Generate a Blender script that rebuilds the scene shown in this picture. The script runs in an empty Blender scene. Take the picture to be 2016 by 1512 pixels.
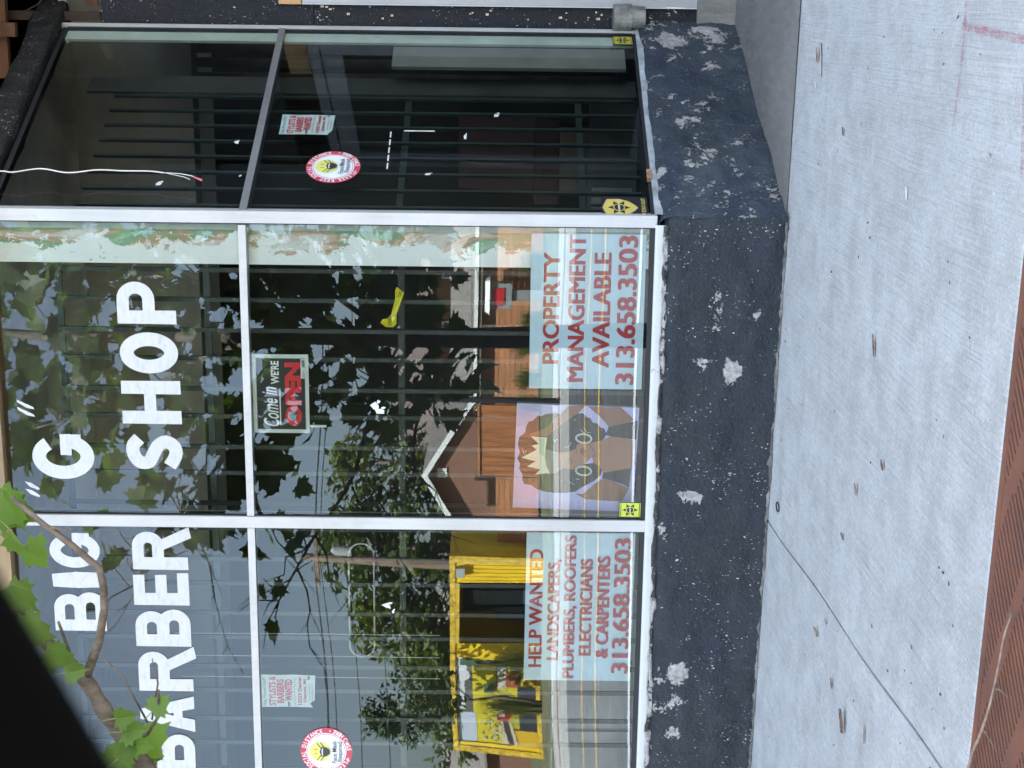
import bpy, bmesh, math, random
from mathutils import Vector, Matrix, noise
random.seed(7)
S = bpy.context.scene
C = S.collection
rad = math.radians

# ------------------------------------------------------------------ camera
YAW, PIT, ROL, CAMZ, DIST = -0.250, -0.00618, -0.01114, 1.0723, 5.82
fw = Vector((math.sin(YAW)*math.cos(PIT), math.cos(YAW)*math.cos(PIT), math.sin(PIT)))
rt = Vector((math.cos(YAW), -math.sin(YAW), 0))
dn = fw.cross(rt)
rt2 = rt*math.cos(ROL) + dn*math.sin(ROL)
dn2 = dn*math.cos(ROL) - rt*math.sin(ROL)
cd = bpy.data.cameras.new('camera')
cam = bpy.data.objects.new('camera', cd); C.objects.link(cam)
M = Matrix.Identity(4)
for r in range(3):                       # the phone was held on its side: picture right is down
    M[r][0] = dn2[r]; M[r][1] = rt2[r]; M[r][2] = -fw[r]
M[0][3], M[1][3], M[2][3] = 0, -DIST, CAMZ
cam.matrix_world = M
cd.sensor_fit = 'HORIZONTAL'; cd.sensor_width = 36; cd.lens = 54.07
cd.clip_start = 0.02; cd.clip_end = 3000
cd.dof.use_dof = True; cd.dof.focus_distance = 6.0; cd.dof.aperture_fstop = 17
S.camera = cam

# ------------------------------------------------------------------ sky, sun, exposure
SUN_EL, SUN_AZ = 53, -22                 # azimuth from +Y towards +X
W = bpy.data.worlds.new('World'); S.world = W; W.use_nodes = True
nt = W.node_tree; bg = nt.nodes['Background']
sky = nt.nodes.new('ShaderNodeTexSky'); sky.sky_type = 'NISHITA'; sky.sun_disc = False
sky.sun_elevation = rad(SUN_EL); sky.sun_rotation = rad(SUN_AZ)
sky.air_density = 1.0; sky.dust_density = 1.6; sky.ozone_density = .5
hz = nt.nodes.new('ShaderNodeHueSaturation'); hz.inputs['Saturation'].default_value = .62      # thin high haze
nt.links.new(sky.outputs[0], hz.inputs['Color']); nt.links.new(hz.outputs[0], bg.inputs[0]); bg.inputs[1].default_value = 0.056
sd = bpy.data.lights.new('sun', 'SUN'); sd.energy = 5.0; sd.angle = rad(0.55); sd.color = (1, .95, .87)
sun = bpy.data.objects.new('sun', sd); C.objects.link(sun)
sv = Vector((math.sin(rad(SUN_AZ))*math.cos(rad(SUN_EL)), math.cos(rad(SUN_AZ))*math.cos(rad(SUN_EL)), math.sin(rad(SUN_EL))))
sun.location = sv*60; sun.rotation_euler = (-sv).to_track_quat('-Z', 'Y').to_euler()
S.view_settings.view_transform = 'Standard'; S.view_settings.look = 'None'
S.view_settings.gamma = 1; S.view_settings.use_curve_mapping = False
S.view_settings.exposure = 3.92
S.cycles.max_bounces = 10; S.cycles.transparent_max_bounces = 16
S.cycles.use_denoising = True

# ------------------------------------------------------------------ materials
MATS = {}
def lk(n, a, b): n.links.new(a, b)
def base_mat(name):
    m = bpy.data.materials.new(name); m.use_nodes = True
    n = m.node_tree; p = n.nodes['Principled BSDF']
    MATS[name] = m
    return m, n, p
def coords(n, scale=(1, 1, 1), rot=(0, 0, 0)):
    t = n.nodes.new('ShaderNodeTexCoord'); mp = n.nodes.new('ShaderNodeMapping')
    mp.inputs['Scale'].default_value = scale; mp.inputs['Rotation'].default_value = rot
    lk(n, t.outputs['Object'], mp.inputs[0]); return mp.outputs[0]
def tex(n, vec, scale, detail=4, rough=.55, dist=0):
    t = n.nodes.new('ShaderNodeTexNoise'); t.inputs['Scale'].default_value = scale
    t.inputs['Detail'].default_value = detail; t.inputs['Roughness'].default_value = rough
    t.inputs['Distortion'].default_value = dist
    lk(n, vec, t.inputs['Vector']); return t.outputs['Fac']
def ramp(n, f, *stops):
    r = n.nodes.new('ShaderNodeValToRGB'); e = r.color_ramp.elements
    while len(e) < len(stops): e.new(.5)
    for k, (pos, c) in enumerate(stops):
        e[k].position = pos; e[k].color = (*c, 1) if not isinstance(c, (int, float)) else (c, c, c, 1)
    lk(n, f, r.inputs[0]); return r.outputs[0]
def mix(n, f, a, b, mode='MIX'):
    m = n.nodes.new('ShaderNodeMix'); m.data_type = 'RGBA'; m.blend_type = mode
    for k, v in ((0, f), (6, a), (7, b)):
        if isinstance(v, (int, float)): m.inputs[k].default_value = v
        elif isinstance(v, tuple): m.inputs[k].default_value = (*v, 1)
        else: lk(n, v, m.inputs[k])
    return m.outputs[2]
def math_(n, op, a, b=0.0):
    m = n.nodes.new('ShaderNodeMath'); m.operation = op
    for k, v in ((0, a), (1, b)):
        if isinstance(v, (int, float)): m.inputs[k].default_value = v
        else: lk(n, v, m.inputs[k])
    return m.outputs[0]
def bump(n, p, h, s=.3, d=.01):
    b = n.nodes.new('ShaderNodeBump'); b.inputs['Strength'].default_value = s; b.inputs['Distance'].default_value = d
    lk(n, h, b.inputs['Height']); lk(n, b.outputs[0], p.inputs['Normal'])
def mk(name, c, rough=.6, var=.12, scale=6, metal=0, bmp=0, stretch=(1, 1, 1)):
    if name in MATS: return MATS[name]
    m, n, p = base_mat(name)
    p.inputs['Roughness'].default_value = rough; p.inputs['Metallic'].default_value = metal
    if var:
        v = coords(n, stretch); f = tex(n, v, scale, 6, .6)
        lo = tuple(max(0, x*(1-var*2)) for x in c); hi = tuple(min(1, x*(1+var*2)) for x in c)
        lk(n, ramp(n, f, (.3, lo), (.7, hi)), p.inputs['Base Color'])
        if bmp: bump(n, p, tex(n, v, scale*4, 6), bmp)
    else: p.inputs['Base Color'].default_value = (*c, 1)
    return m

def paint_wall(name, peel, dark, light, tint, spots=()):
    """dark paint over plaster that has flaked off in patches and specks"""
    m, n, p = base_mat(name)
    v = coords(n)
    big = tex(n, v, 1.7, 3); mid = tex(n, v, 9, 9, .62, .4); fine = tex(n, v, 75, 5, .6); mott = tex(n, v, 5, 8, .65)
    spk = tex(n, coords(n, (1, 1, .55)), 150, 2, .5)
    streak = tex(n, coords(n, (1, 1, .2)), 26, 6, .65)
    col = mix(n, ramp(n, mott, (.35, 0.), (.68, 1.)), dark, light)
    col = mix(n, ramp(n, streak, (.5, 0.), (.72, .55)), col, tint)
    a = math_(n, 'ADD', mid, math_(n, 'MULTIPLY', math_(n, 'SUBTRACT', big, .5), .75))
    a = math_(n, 'ADD', a, math_(n, 'MULTIPLY', math_(n, 'SUBTRACT', fine, .5), .28))
    for x, z, rr in spots:
        vd = n.nodes.new('ShaderNodeVectorMath'); vd.operation = 'DISTANCE'; vd.inputs[1].default_value = (x+2.0, -.64, z); lk(n, v, vd.inputs[0])
        a = math_(n, 'ADD', a, math_(n, 'MAXIMUM', math_(n, 'MULTIPLY', math_(n, 'SUBTRACT', 1., math_(n, 'DIVIDE', vd.outputs['Value'], rr*1.7)), .21), 0.))
    f1 = ramp(n, a, (peel, 0.), (peel+.022, 1.))
    s2 = math_(n, 'ADD', spk, math_(n, 'MULTIPLY', math_(n, 'SUBTRACT', mid, .5), .45))
    f2 = ramp(n, s2, (.715, 0.), (.73, 1.))
    pc = ramp(n, tex(n, v, 42, 6, .65), (.3, (.20, .195, .195)), (.55, (.40, .385, .38)), (.75, (.55, .54, .54)))
    blu = ramp(n, tex(n, coords(n, (1, 1, 1.6)), 2.6, 5, .6), (.42, 0.), (.66, .8))
    col = mix(n, blu, col, (dark[0]*.85, dark[1]*.98, dark[2]*1.4))
    scuff = ramp(n, tex(n, coords(n, (1, 1, .45)), 55, 7, .72), (.57, 0.), (.72, .55))
    col = mix(n, scuff, col, tuple(min(1, x*2.3+.012) for x in light))
    col = mix(n, f2, col, (.55, .55, .57))
    col = mix(n, f1, col, pc)
    lk(n, col, p.inputs['Base Color']); p.inputs['Roughness'].default_value = .62
    h = math_(n, 'SUBTRACT', math_(n, 'ADD', math_(n, 'MULTIPLY', mott, .6), math_(n, 'MULTIPLY', fine, .3)), math_(n, 'MULTIPLY', f1, .35))
    bump(n, p, h, 1.0, .028)
    return m
SPOTS = ((-2.63, .346, .10), (-2.68, .33, .05), (-2.83, .359, .085), (-2.98, .332, .06), (-2.07, .44, .06), (-2.11, .42, .05), (-1.38, .302, .045), (-1.44, .185, .05), (-1.40, .20, .035), (-1.93, .353, .05), (-1.92, .283, .05), (-2.25, .30, .03))
M_wall = paint_wall('dark slate paint', .755, (.009, .0145, .020), (.020, .028, .036), (.027, .035, .047), SPOTS)
M_wall2 = paint_wall('worn slate paint', .607, (.018, .028, .042), (.062, .078, .095), (.045, .058, .08))

def sidewalk_mat():
    m, n, p = base_mat('broom concrete')
    v = coords(n)
    warp = tex(n, coords(n, (1.2, .5, 1)), 2.0, 2)
    t = n.nodes.new('ShaderNodeTexCoord'); cb = n.nodes.new('ShaderNodeCombineXYZ'); sp = n.nodes.new('ShaderNodeSeparateXYZ')
    lk(n, t.outputs['Object'], sp.inputs[0])
    xx = math_(n, 'ADD', sp.outputs[0], math_(n, 'MULTIPLY', warp, .05))
    lk(n, math_(n, 'MULTIPLY', xx, 210.), cb.inputs[0]); lk(n, math_(n, 'MULTIPLY', sp.outputs[1], 1.6), cb.inputs[1])
    br = tex(n, cb.outputs[0], 1.0, 3, .6)
    cb2 = n.nodes.new('ShaderNodeCombineXYZ')
    lk(n, math_(n, 'MULTIPLY', xx, 420.), cb2.inputs[0]); lk(n, math_(n, 'MULTIPLY', sp.outputs[1], 9.), cb2.inputs[1])
    br2 = tex(n, cb2.outputs[0], 1.0, 3, .6)
    gr = tex(n, v, 260, 3, .6); bl = tex(n, v, 1.3, 5, .6); bl2 = tex(n, v, 7, 6, .6); pit = tex(n, v, 75, 2, .5)
    cell = tex(n, v, 95, 4, .65); stn = tex(n, v, 2.6, 7, .7, .5); drk = tex(n, v, 19, 4, .6)
    col = ramp(n, bl, (.32, (.47, .485, .47)), (.7, (.60, .615, .595)))
    col = mix(n, ramp(n, bl2, (.35, .45), (.6, 0.)), col, (.29, .285, .265))
    area = ramp(n, tex(n, v, 3.2, 4, .6), (.36, .25), (.62, 1.))
    col = mix(n, math_(n, 'MULTIPLY', ramp(n, br, (.33, .42), (.46, 0.)), area), col, (.20, .20, .195))
    col = mix(n, ramp(n, cell, (.36, .42), (.52, 0.)), col, (.30, .30, .285))
    col = mix(n, ramp(n, cell, (.56, 0.), (.70, .5)), col, (.72, .73, .71))
    col = mix(n, ramp(n, stn, (.52, 0.), (.70, .38)), col, (.33, .315, .28))
    col = mix(n, ramp(n, drk, (.24, .8), (.285, 0.)), col, (.19, .185, .17))
    col = mix(n, ramp(n, br2, (.34, .45), (.50, 0.)), col, (.25, .25, .245))
    col = mix(n, ramp(n, br, (.55, 0.), (.72, .45)), col, (.62, .62, .61))
    col = mix(n, ramp(n, gr, (.3, .3), (.5, 0.)), col, (.27, .27, .26))
    col = mix(n, ramp(n, pit, (.21, .9), (.25, 0.)), col, (.10, .10, .10))
    lk(n, col, p.inputs['Base Color']); p.inputs['Roughness'].default_value = .85
    h = math_(n, 'ADD', math_(n, 'MULTIPLY', br, .7), math_(n, 'ADD', math_(n, 'MULTIPLY', br2, .4), math_(n, 'MULTIPLY', gr, .2)))
    bump(n, p, h, .5, .004)
    return m
M_walk = sidewalk_mat()
def slab_mat():
    m, n, p = base_mat('smooth old concrete')
    v = coords(n); a = tex(n, v, 2.5, 6, .6); g = tex(n, v, 180, 4, .7); st = tex(n, coords(n, (4, 1, 1)), 9, 6, .6)
    col = ramp(n, a, (.3, (.17, .165, .15)), (.72, (.27, .255, .23)))
    col = mix(n, ramp(n, st, (.45, 0.), (.7, .5)), col, (.34, .32, .29))
    col = mix(n, ramp(n, g, (.34, .45), (.5, 0.)), col, (.08, .08, .08))
    lk(n, col, p.inputs['Base Color']); p.inputs['Roughness'].default_value = .8
    bump(n, p, g, .3, .004); return m
M_slab = slab_mat()
def rust_mat():
    m, n, p = base_mat('rusted iron')
    v = coords(n); a = tex(n, v, 4, 7, .65); b = tex(n, v, 45, 5, .65); g = tex(n, v, 300, 3)
    col = ramp(n, a, (.3, (.125, .054, .036)), (.52, (.215, .080, .040)), (.75, (.31, .115, .045)))
    col = mix(n, ramp(n, b, (.42, .5), (.6, 0.)), col, (.15, .075, .058))
    col = mix(n, ramp(n, g, (.62, 0.), (.75, .4)), col, (.32, .21, .16))
    lk(n, col, p.inputs['Base Color']); p.inputs['Roughness'].default_value = .75
    bump(n, p, b, .25, .003); return m
M_rust = rust_mat()
def alu(name, c, metal=.55, rough=.42):
    m, n, p = base_mat(name)
    v = coords(n); a = tex(n, v, 3, 5, .6); s = tex(n, coords(n, (1, 1, .06)), 60, 4, .6); d = tex(n, v, 24, 6, .65)
    hi = tuple(min(1, x*1.1) for x in c); lo = tuple(x*.86 for x in c)
    col = ramp(n, a, (.3, lo), (.7, hi))
    col = mix(n, ramp(n, d, (.64, 0.), (.78, .45)), col, tuple(x*.55 for x in c))
    col = mix(n, ramp(n, s, (.35, .18), (.5, 0.)), col, tuple(x*.6 for x in c))
    lk(n, col, p.inputs['Base Color']); p.inputs['Metallic'].default_value = metal; p.inputs['Roughness'].default_value = rough
    return m
M_alu = alu('white frame enamel', (.51, .52, .525), .0, .4)
M_alu2 = alu('dull aluminium', (.30, .31, .33), .5, .42)
M_gask = mk('black gasket', (.012, .014, .016), .6, .1)
def sill_mat():
    m, n, p = base_mat('flaking white sill paint')
    v = coords(n); a = tex(n, v, 11, 8, .65, .3); d = tex(n, v, 60, 5)
    col = mix(n, ramp(n, a, (.66, 0.), (.67, 1.)), (.56, .58, .58), (.035, .045, .05))
    col = mix(n, ramp(n, d, (.58, 0.), (.75, .5)), col, (.35, .37, .38))
    lk(n, col, p.inputs['Base Color']); p.inputs['Roughness'].default_value = .6; bump(n, p, a, .5, .008); return m
M_sill = sill_mat()
def mortar_mat():
    m, n, p = base_mat('crumbling mortar')
    v = coords(n); a = tex(n, v, 12, 8, .65); d = tex(n, v, 70, 5)
    col = ramp(n, a, (.3, (.06, .058, .052)), (.5, (.16, .155, .14)), (.62, (.27, .26, .24)), (.72, (.24, .13, .09)))
    col = mix(n, ramp(n, d, (.35, .7), (.5, 0.)), col, (.06, .06, .055))
    lk(n, col, p.inputs['Base Color']); p.inputs['Roughness'].default_value = .9; bump(n, p, a, .8, .015); return m
M_mort = mortar_mat()
def glass_mat(name, refl, tint):
    m = bpy.data.materials.new(name); m.use_nodes = True; n = m.node_tree
    n.nodes.remove(n.nodes['Principled BSDF']); out = n.nodes['Material Output']
    tr = n.nodes.new('ShaderNodeBsdfTransparent'); tr.inputs[0].default_value = (*tint, 1)
    gl = n.nodes.new('ShaderNodeBsdfGlossy'); gl.inputs['Roughness'].default_value = 0; gl.inputs[0].default_value = (.76, .89, 1.0, 1)
    fr = n.nodes.new('ShaderNodeFresnel'); fr.inputs[0].default_value = 1.5
    f = math_(n, 'ADD', math_(n, 'MULTIPLY', fr.outputs[0], 1.0), refl)
    mx = n.nodes.new('ShaderNodeMixShader'); lk(n, f, mx.inputs[0]); lk(n, tr.outputs[0], mx.inputs[1]); lk(n, gl.outputs[0], mx.inputs[2])
    lk(n, mx.outputs[0], out.inputs[0]); return m
M_glass = glass_mat('shop glass', .022, (.93, .975, .965))
M_glass2 = glass_mat('side glass', .006, (.93, .975, .965))
def leaf_mat(name, c, tr=.45, var=.25):
    m, n, p = base_mat(name)
    g = n.nodes.new('ShaderNodeNewGeometry')
    lo = tuple(x*(1-var) for x in c); hi = tuple(x*(1+var) for x in c)
    col = ramp(n, g.outputs['Random Per Island'], (0., lo), (1., hi))
    lk(n, col, p.inputs['Base Color']); p.inputs['Roughness'].default_value = .5
    t = n.nodes.new('ShaderNodeBsdfTranslucent')
    lk(n, mix(n, 1., col, (1.5, 1.7, .5), 'MULTIPLY'), t.inputs[0])
    mx = n.nodes.new('ShaderNodeMixShader'); mx.inputs[0].default_value = tr
    lk(n, p.outputs[0], mx.inputs[1]); lk(n, t.outputs[0], mx.inputs[2]); lk(n, mx.outputs[0], n.nodes['Material Output'].inputs[0]); return m
M_leaf = leaf_mat('broad leaf', (.075, .105, .032)); M_leaf_lit = leaf_mat('sunlit leaf tone', (.14, .235, .045), .5)  # second leaf: sunlight put into a brighter green for the hanging leaves
M_far = [leaf_mat('far leaf a', (.085, .11, .036), .25, .45), leaf_mat('far leaf b', (.12, .14, .042), .25, .45), leaf_mat('far leaf c', (.06, .085, .034), .2, .4)]
M_gras = leaf_mat('tall grass', (.13, .14, .05), .25, .35)
M_bark = mk('bark', (.155, .125, .10), .85, .3, 30, bmp=.5, stretch=(1, 1, .4))
M_peel = None
def column_mat():
    m, n, p = base_mat('peeling mural paint')
    t = n.nodes.new('ShaderNodeTexCoord'); sp = n.nodes.new('ShaderNodeSeparateXYZ'); lk(n, t.outputs['Object'], sp.inputs[0])
    v = coords(n, (1, 1, .6)); a = tex(n, v, 11, 8, .7, .8); b = tex(n, coords(n, (1, 1, .35)), 7, 6, .65, .6); c = tex(n, v, 30, 6, .7)
    col = ramp(n, b, (.36, (.62, .68, .64)), (.45, (.30, .48, .34)), (.50, (.22, .38, .24)), (.55, (.50, .33, .21)), (.60, (.64, .56, .50)), (.68, (.68, .72, .70)))
    px = math_(n, 'MULTIPLY', math_(n, 'ADD', sp.outputs[0], -1.065), -8.)        # + towards the left edge of the board
    w = math_(n, 'ADD', px, math_(n, 'ADD', math_(n, 'MULTIPLY', math_(n, 'SUBTRACT', a, .5), 3.0), math_(n, 'MULTIPLY', math_(n, 'SUBTRACT', c, .5), 1.5)))
    col = mix(n, ramp(n, w, (.10, 0.), (.15, 1.)), col, (.84, .87, .87))
    lk(n, col, p.inputs['Base Color']); p.inputs['Roughness'].default_value = .7; bump(n, p, a, .5, .01); return m
M_col = column_mat()
def brick_mat(name, c1, c2, mort, sc):
    m, n, p = base_mat(name)
    t = n.nodes.new('ShaderNodeTexCoord'); sp = n.nodes.new('ShaderNodeSeparateXYZ'); cb = n.nodes.new('ShaderNodeCombineXYZ')
    lk(n, t.outputs['Object'], sp.inputs[0]); lk(n, math_(n, 'ADD', sp.outputs[0], sp.outputs[1]), cb.inputs[0]); lk(n, sp.outputs[2], cb.inputs[1])
    b = n.nodes.new('ShaderNodeTexBrick'); lk(n, cb.outputs[0], b.inputs['Vector'])
    b.inputs['Color1'].default_value = (*c1, 1); b.inputs['Color2'].default_value = (*c2, 1); b.inputs['Mortar'].default_value = (*mort, 1)
    b.inputs['Scale'].default_value = sc; b.inputs['Mortar Size'].default_value = .018; b.inputs['Bias'].default_value = 0
    col = mix(n, ramp(n, tex(n, coords(n), 1.5, 5), (.35, .3), (.65, 0.)), b.outputs['Color'], tuple(x*.5 for x in c1))
    lk(n, col, p.inputs['Base Color']); p.inputs['Roughness'].default_value = .85; return m

# ------------------------------------------------------------------ mesh builder
class MB:
    def __init__(s): s.v = []; s.f = []; s.m = []; s.smooth = False
    def face(s, pts, mi=0):
        k = len(s.v); s.v += [Vector(p) for p in pts]; s.f.append(tuple(range(k, k+len(pts)))); s.m.append(mi)
    def hexa(s, q, mi=0):               # 8 corners, bottom ring then top ring
        k = len(s.v); s.v += [Vector(p) for p in q]
        for f in ((3, 2, 1, 0), (4, 5, 6, 7), (0, 1, 5, 4), (1, 2, 6, 5), (2, 3, 7, 6), (3, 0, 4, 7)):
            s.f.append(tuple(k+i for i in f)); s.m.append(mi)
    def box(s, x0, x1, y0, y1, z0, z1, mi=0):
        s.hexa([(x0, y0, z0), (x1, y0, z0), (x1, y1, z0), (x0, y1, z0), (x0, y0, z1), (x1, y0, z1), (x1, y1, z1), (x0, y1, z1)], mi)
    def fbox(s, F, a0, a1, d0, d1, z0, z1, mi=0):   # box in a wall frame: along, out of the wall, up
        s.hexa([F(a0, z0, d1), F(a1, z0, d1), F(a1, z0, d0), F(a0, z0, d0), F(a0, z1, d1), F(a1, z1, d1), F(a1, z1, d0), F(a0, z1, d0)], mi)
    def tube(s, pts, rs, n=8, mi=0, cap=True):
        pts = [Vector(p) for p in pts]
        if isinstance(rs, (int, float)): rs = [rs]*len(pts)
        k0 = len(s.v); up = Vector((.31, .2, .93))
        for i, p in enumerate(pts):
            d = (pts[min(i+1, len(pts)-1)]-pts[max(i-1, 0)]).normalized()
            a = d.cross(up if abs(d.dot(up)) < .95 else Vector((1, 0, 0))).normalized(); b = d.cross(a)
            for j in range(n):
                t = 2*math.pi*j/n; s.v.append(p + (a*math.cos(t)+b*math.sin(t))*rs[i])
        for i in range(len(pts)-1):
            for j in range(n):
                s.f.append((k0+i*n+j, k0+i*n+(j+1) % n, k0+(i+1)*n+(j+1) % n, k0+(i+1)*n+j)); s.m.append(mi)
        if cap:
            s.f.append(tuple(k0+j for j in range(n))[::-1]); s.m.append(mi)
            e = k0+(len(pts)-1)*n; s.f.append(tuple(e+j for j in range(n))); s.m.append(mi)
    def grid(s, P, nu, nv, mi=0, wrap=False):
        k = len(s.v)
        for i in range(nu+1):
            for j in range(nv+1): s.v.append(Vector(P(i/nu, j/nv)))
        for i in range(nu):
            for j in range(nv):
                s.f.append((k+i*(nv+1)+j, k+(i+1)*(nv+1)+j, k+(i+1)*(nv+1)+j+1, k+i*(nv+1)+j+1)); s.m.append(mi)
    def build(s, name, mats, parent=None, smooth=False):
        me = bpy.data.meshes.new(name)
        off = world_off(parent)
        me.from_pydata([v-off for v in s.v], [], s.f)
        for m in (mats if isinstance(mats, (list, tuple)) else [mats]): me.materials.append(m)
        me.polygons.foreach_set('material_index', s.m)
        if smooth: me.polygons.foreach_set('use_smooth', [True]*len(s.f))
        me.update()
        o = bpy.data.objects.new(name, me); C.objects.link(o)
        if parent: o.parent = parent
        return o
def world_off(o):
    v = Vector((0, 0, 0))
    while o: v += o.location; o = o.parent
    return v
def tag(o, label=None, cat=None, group=None, kind=None):
    if label: o['label'] = label
    if cat: o['category'] = cat
    if group: o['group'] = group
    if kind: o['kind'] = kind
    return o
def empty(name, loc, label=None, cat=None, group=None):
    o = bpy.data.objects.new(name, None); C.objects.link(o); o.location = loc; o.empty_display_size = .1
    return tag(o, label, cat, group)
def N3(x, y, z): return noise.noise(Vector((x, y, z)))
def FBM(x, y, z, o=4): return noise.fractal(Vector((x, y, z)), 1.0, 2.0, o)

# wall frames: F(a, z, d) with a along the wall, d out of the wall towards the street
XC, ANG, RLEN = -.841, 1.0687, 1.394
RA = Vector((math.cos(ANG), math.sin(ANG), 0)); RN = Vector((math.sin(ANG), -math.cos(ANG), 0))
def FF(a, z, d=0): return Vector((a, -d, z))
def FR(a, z, d=0): return Vector((XC, 0, z)) + RA*a + RN*d
E0 = FR(RLEN, 0)                                   # inner end of the slanted window

# flat artwork and lettering
TXT = {}
def text2d(body, bold=.0, shear=0.0):
    key = (body, bold, shear)
    if key in TXT: return TXT[key]
    cu = bpy.data.curves.new('t', 'FONT'); cu.body = body; cu.size = 1; cu.offset = bold; cu.shear = shear
    cu.resolution_u = 4
    o = bpy.data.objects.new('t', cu); C.objects.link(o)
    bpy.context.view_layer.update()
    me = bpy.data.meshes.new_from_object(o.evaluated_get(bpy.context.evaluated_depsgraph_get()))
    r = ([(v.co.x, v.co.y) for v in me.vertices], [tuple(p.vertices) for p in me.polygons])
    bpy.data.objects.remove(o); bpy.data.curves.remove(cu); bpy.data.meshes.remove(me)
    TXT[key] = r
    return r
class Art(MB):
    """flat layers in a wall frame F; each layer a fraction of a millimetre proud of the last"""
    def __init__(s, F, d, step=.0004): super().__init__(); s.F = F; s.d = d; s.st = step; s.mats = []; s.ix = {}
    def mi(s, c, rough=.5):
        if c not in s.ix:
            nm = 'ink %d %d %d' % tuple(round(x*255) for x in c)
            s.ix[c] = len(s.mats); s.mats.append(mk(nm, c, rough, .035, 14))
        return s.ix[c]
    def lay(s): s.d += s.st if s.d > 0 or s.st > 0 else s.st
    def poly(s, pts, c, new=True):
        if new: s.d += s.st
        s.face([s.F(a, z, s.d) for a, z in pts], s.mi(c))
    def rect(s, a0, a1, z0, z1, c): s.poly([(a0, z0), (a1, z0), (a1, z1), (a0, z1)], c)
    def disc(s, a, z, r, c, n=48, rz=None):
        rz = rz or r; s.poly([(a+r*math.cos(t*2*math.pi/n), z+rz*math.sin(t*2*math.pi/n)) for t in range(n)], c)
    def ribbon(s, pts, w, c, closed=False):
        s.d += s.st; L = rib(pts, w, closed); mi = s.mi(c)
        for q in L: s.face([s.F(a, z, s.d) for a, z in q], mi)
    def text(s, body, a0, a1, z0, z1, c, bold=.0, shear=0.0, fn=None):
        V, P = text2d(body, bold, shear); s.d += s.st
        xs = [v[0] for v in V]; ys = [v[1] for v in V]; x0, x1, y0, y1 = min(xs), max(xs), min(ys), max(ys)
        mi = s.mi(c); k = len(s.v)
        for x, y in V:
            a = a0+(a1-a0)*(x-x0)/(x1-x0); z = z0+(z1-z0)*(y-y0)/(y1-y0)
            if fn: a, z = fn(a, z)
            s.v.append(s.F(a, z, s.d))
        for p in P: s.f.append(tuple(k+i for i in p)); s.m.append(mi)
    def arc_text(s, body, ca, cz, r, h, t0, t1, c, bold=.03, inside=False):
        """letters around a circle, t in degrees, tops outward (or inward)"""
        n = len(body)
        for i, ch in enumerate(body):
            if ch == ' ': continue
            t = rad(t0+(t1-t0)*(i+.5)/n); V, P = text2d(ch, bold)
            xs = [v[0] for v in V]; xm = (min(xs)+max(xs))/2; mi = s.mi(c); k = len(s.v)
            for x, y in V:
                lx, ly = (x-xm)*h*1.15, (y-.36)*h*1.38
                rr = r+(-ly if inside else ly); tt = t+(lx if inside else -lx)/r
                s.v.append(s.F(ca+rr*math.cos(tt), cz+rr*math.sin(tt), s.d+s.st))
            for p in P: s.f.append(tuple(k+j for j in p)); s.m.append(mi)
        s.d += s.st
    def done(s, name, parent=None): return s.build(name, s.mats, parent)
def rib(pts, w, closed=False):
    P = [Vector((a, b)) for a, b in pts]; n = len(P); L = []
    ws = w if isinstance(w, (list, tuple)) else [w]*n
    nr = []
    for i in range(n):
        a = P[(i-1) % n] if closed or i > 0 else P[i]; b = P[(i+1) % n] if closed or i < n-1 else P[i]
        d = (b-a).normalized(); q = Vector((-d.y, d.x)); k = 1
        if 0 < i < n-1 or closed:
            d1 = (P[i]-a).normalized(); k = 1/max(.6, abs(q.dot(Vector((-d1.y, d1.x)))))
        nr.append(q*ws[i]*.5*k)
    for i in range(n if closed else n-1):
        j = (i+1) % n; L.append([tuple(P[i]+nr[i]), tuple(P[i]-nr[i]), tuple(P[j]-nr[j]), tuple(P[j]+nr[j])])
    return L
def smooth(pts, k=6):
    out = []
    for i in range(len(pts)-1):
        p0, p1, p2, p3 = (Vector(pts[max(0, min(len(pts)-1, i+d))]) for d in (-1, 0, 1, 2))
        for j in range(k):
            t = j/k; out.append(tuple(.5*((2*p1)+(p2-p0)*t+(2*p0-5*p1+4*p2-p3)*t*t+(3*p1-p0-3*p2+p3)*t**3)))
    out.append(tuple(pts[-1])); return out

# ================================================================== SETTING: ground
def GZ(x, y):                                      # the pavement falls a little to the road and to the right
    return .02*y - .012*(x+.84)
def sheet(name, mat, x0, x1, y0, y1, nx, ny, zf):
    b = MB(); b.grid(lambda u, v: (x0+(x1-x0)*u, y0+(y1-y0)*v, zf(x0+(x1-x0)*u, y0+(y1-y0)*v)), nx, ny)
    return tag(b.build(name, mat, None, True), kind='structure')
GRATE_Y = -2.512
def RZ(y): return -.21+.10*math.exp(-((y+13)/6)**2)
def FZ(x, y): return .0
M_asph = mk('asphalt', (.075, .075, .076), .85, .2, 3, bmp=.2)
sheet('ground', mk('dry soil', (.17, .15, .10), .9, .25, 2), -400, 400, -400, 400, 4, 4, lambda x, y: -.5)
sheet('road', M_asph, -120, 120, -22, -4.0, 2, 40, lambda x, y: RZ(y))
sheet('far_ground', mk('dry lawn', (.13, .125, .06), .9, .3, 1.2), -120, 120, -120, -26.2, 2, 2, lambda x, y: -.03)
b = MB()
b.box(-120, 120, -22.6, -22, -.5, -.05); b.box(-120, 120, -26.2, -23.3, -.5, -.04)
tag(b.build('far_sidewalk', mk('pale concrete', (.42, .40, .36), .85, .12, 2)), kind='structure')
b = MB(); b.box(-120, 120, -23.3, -22.6, -.5, -.052)
tag(b.build('far_paver_strip', mk('red pavers', (.20, .075, .05), .85, .2, 6)), kind='structure')
b = MB()
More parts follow.
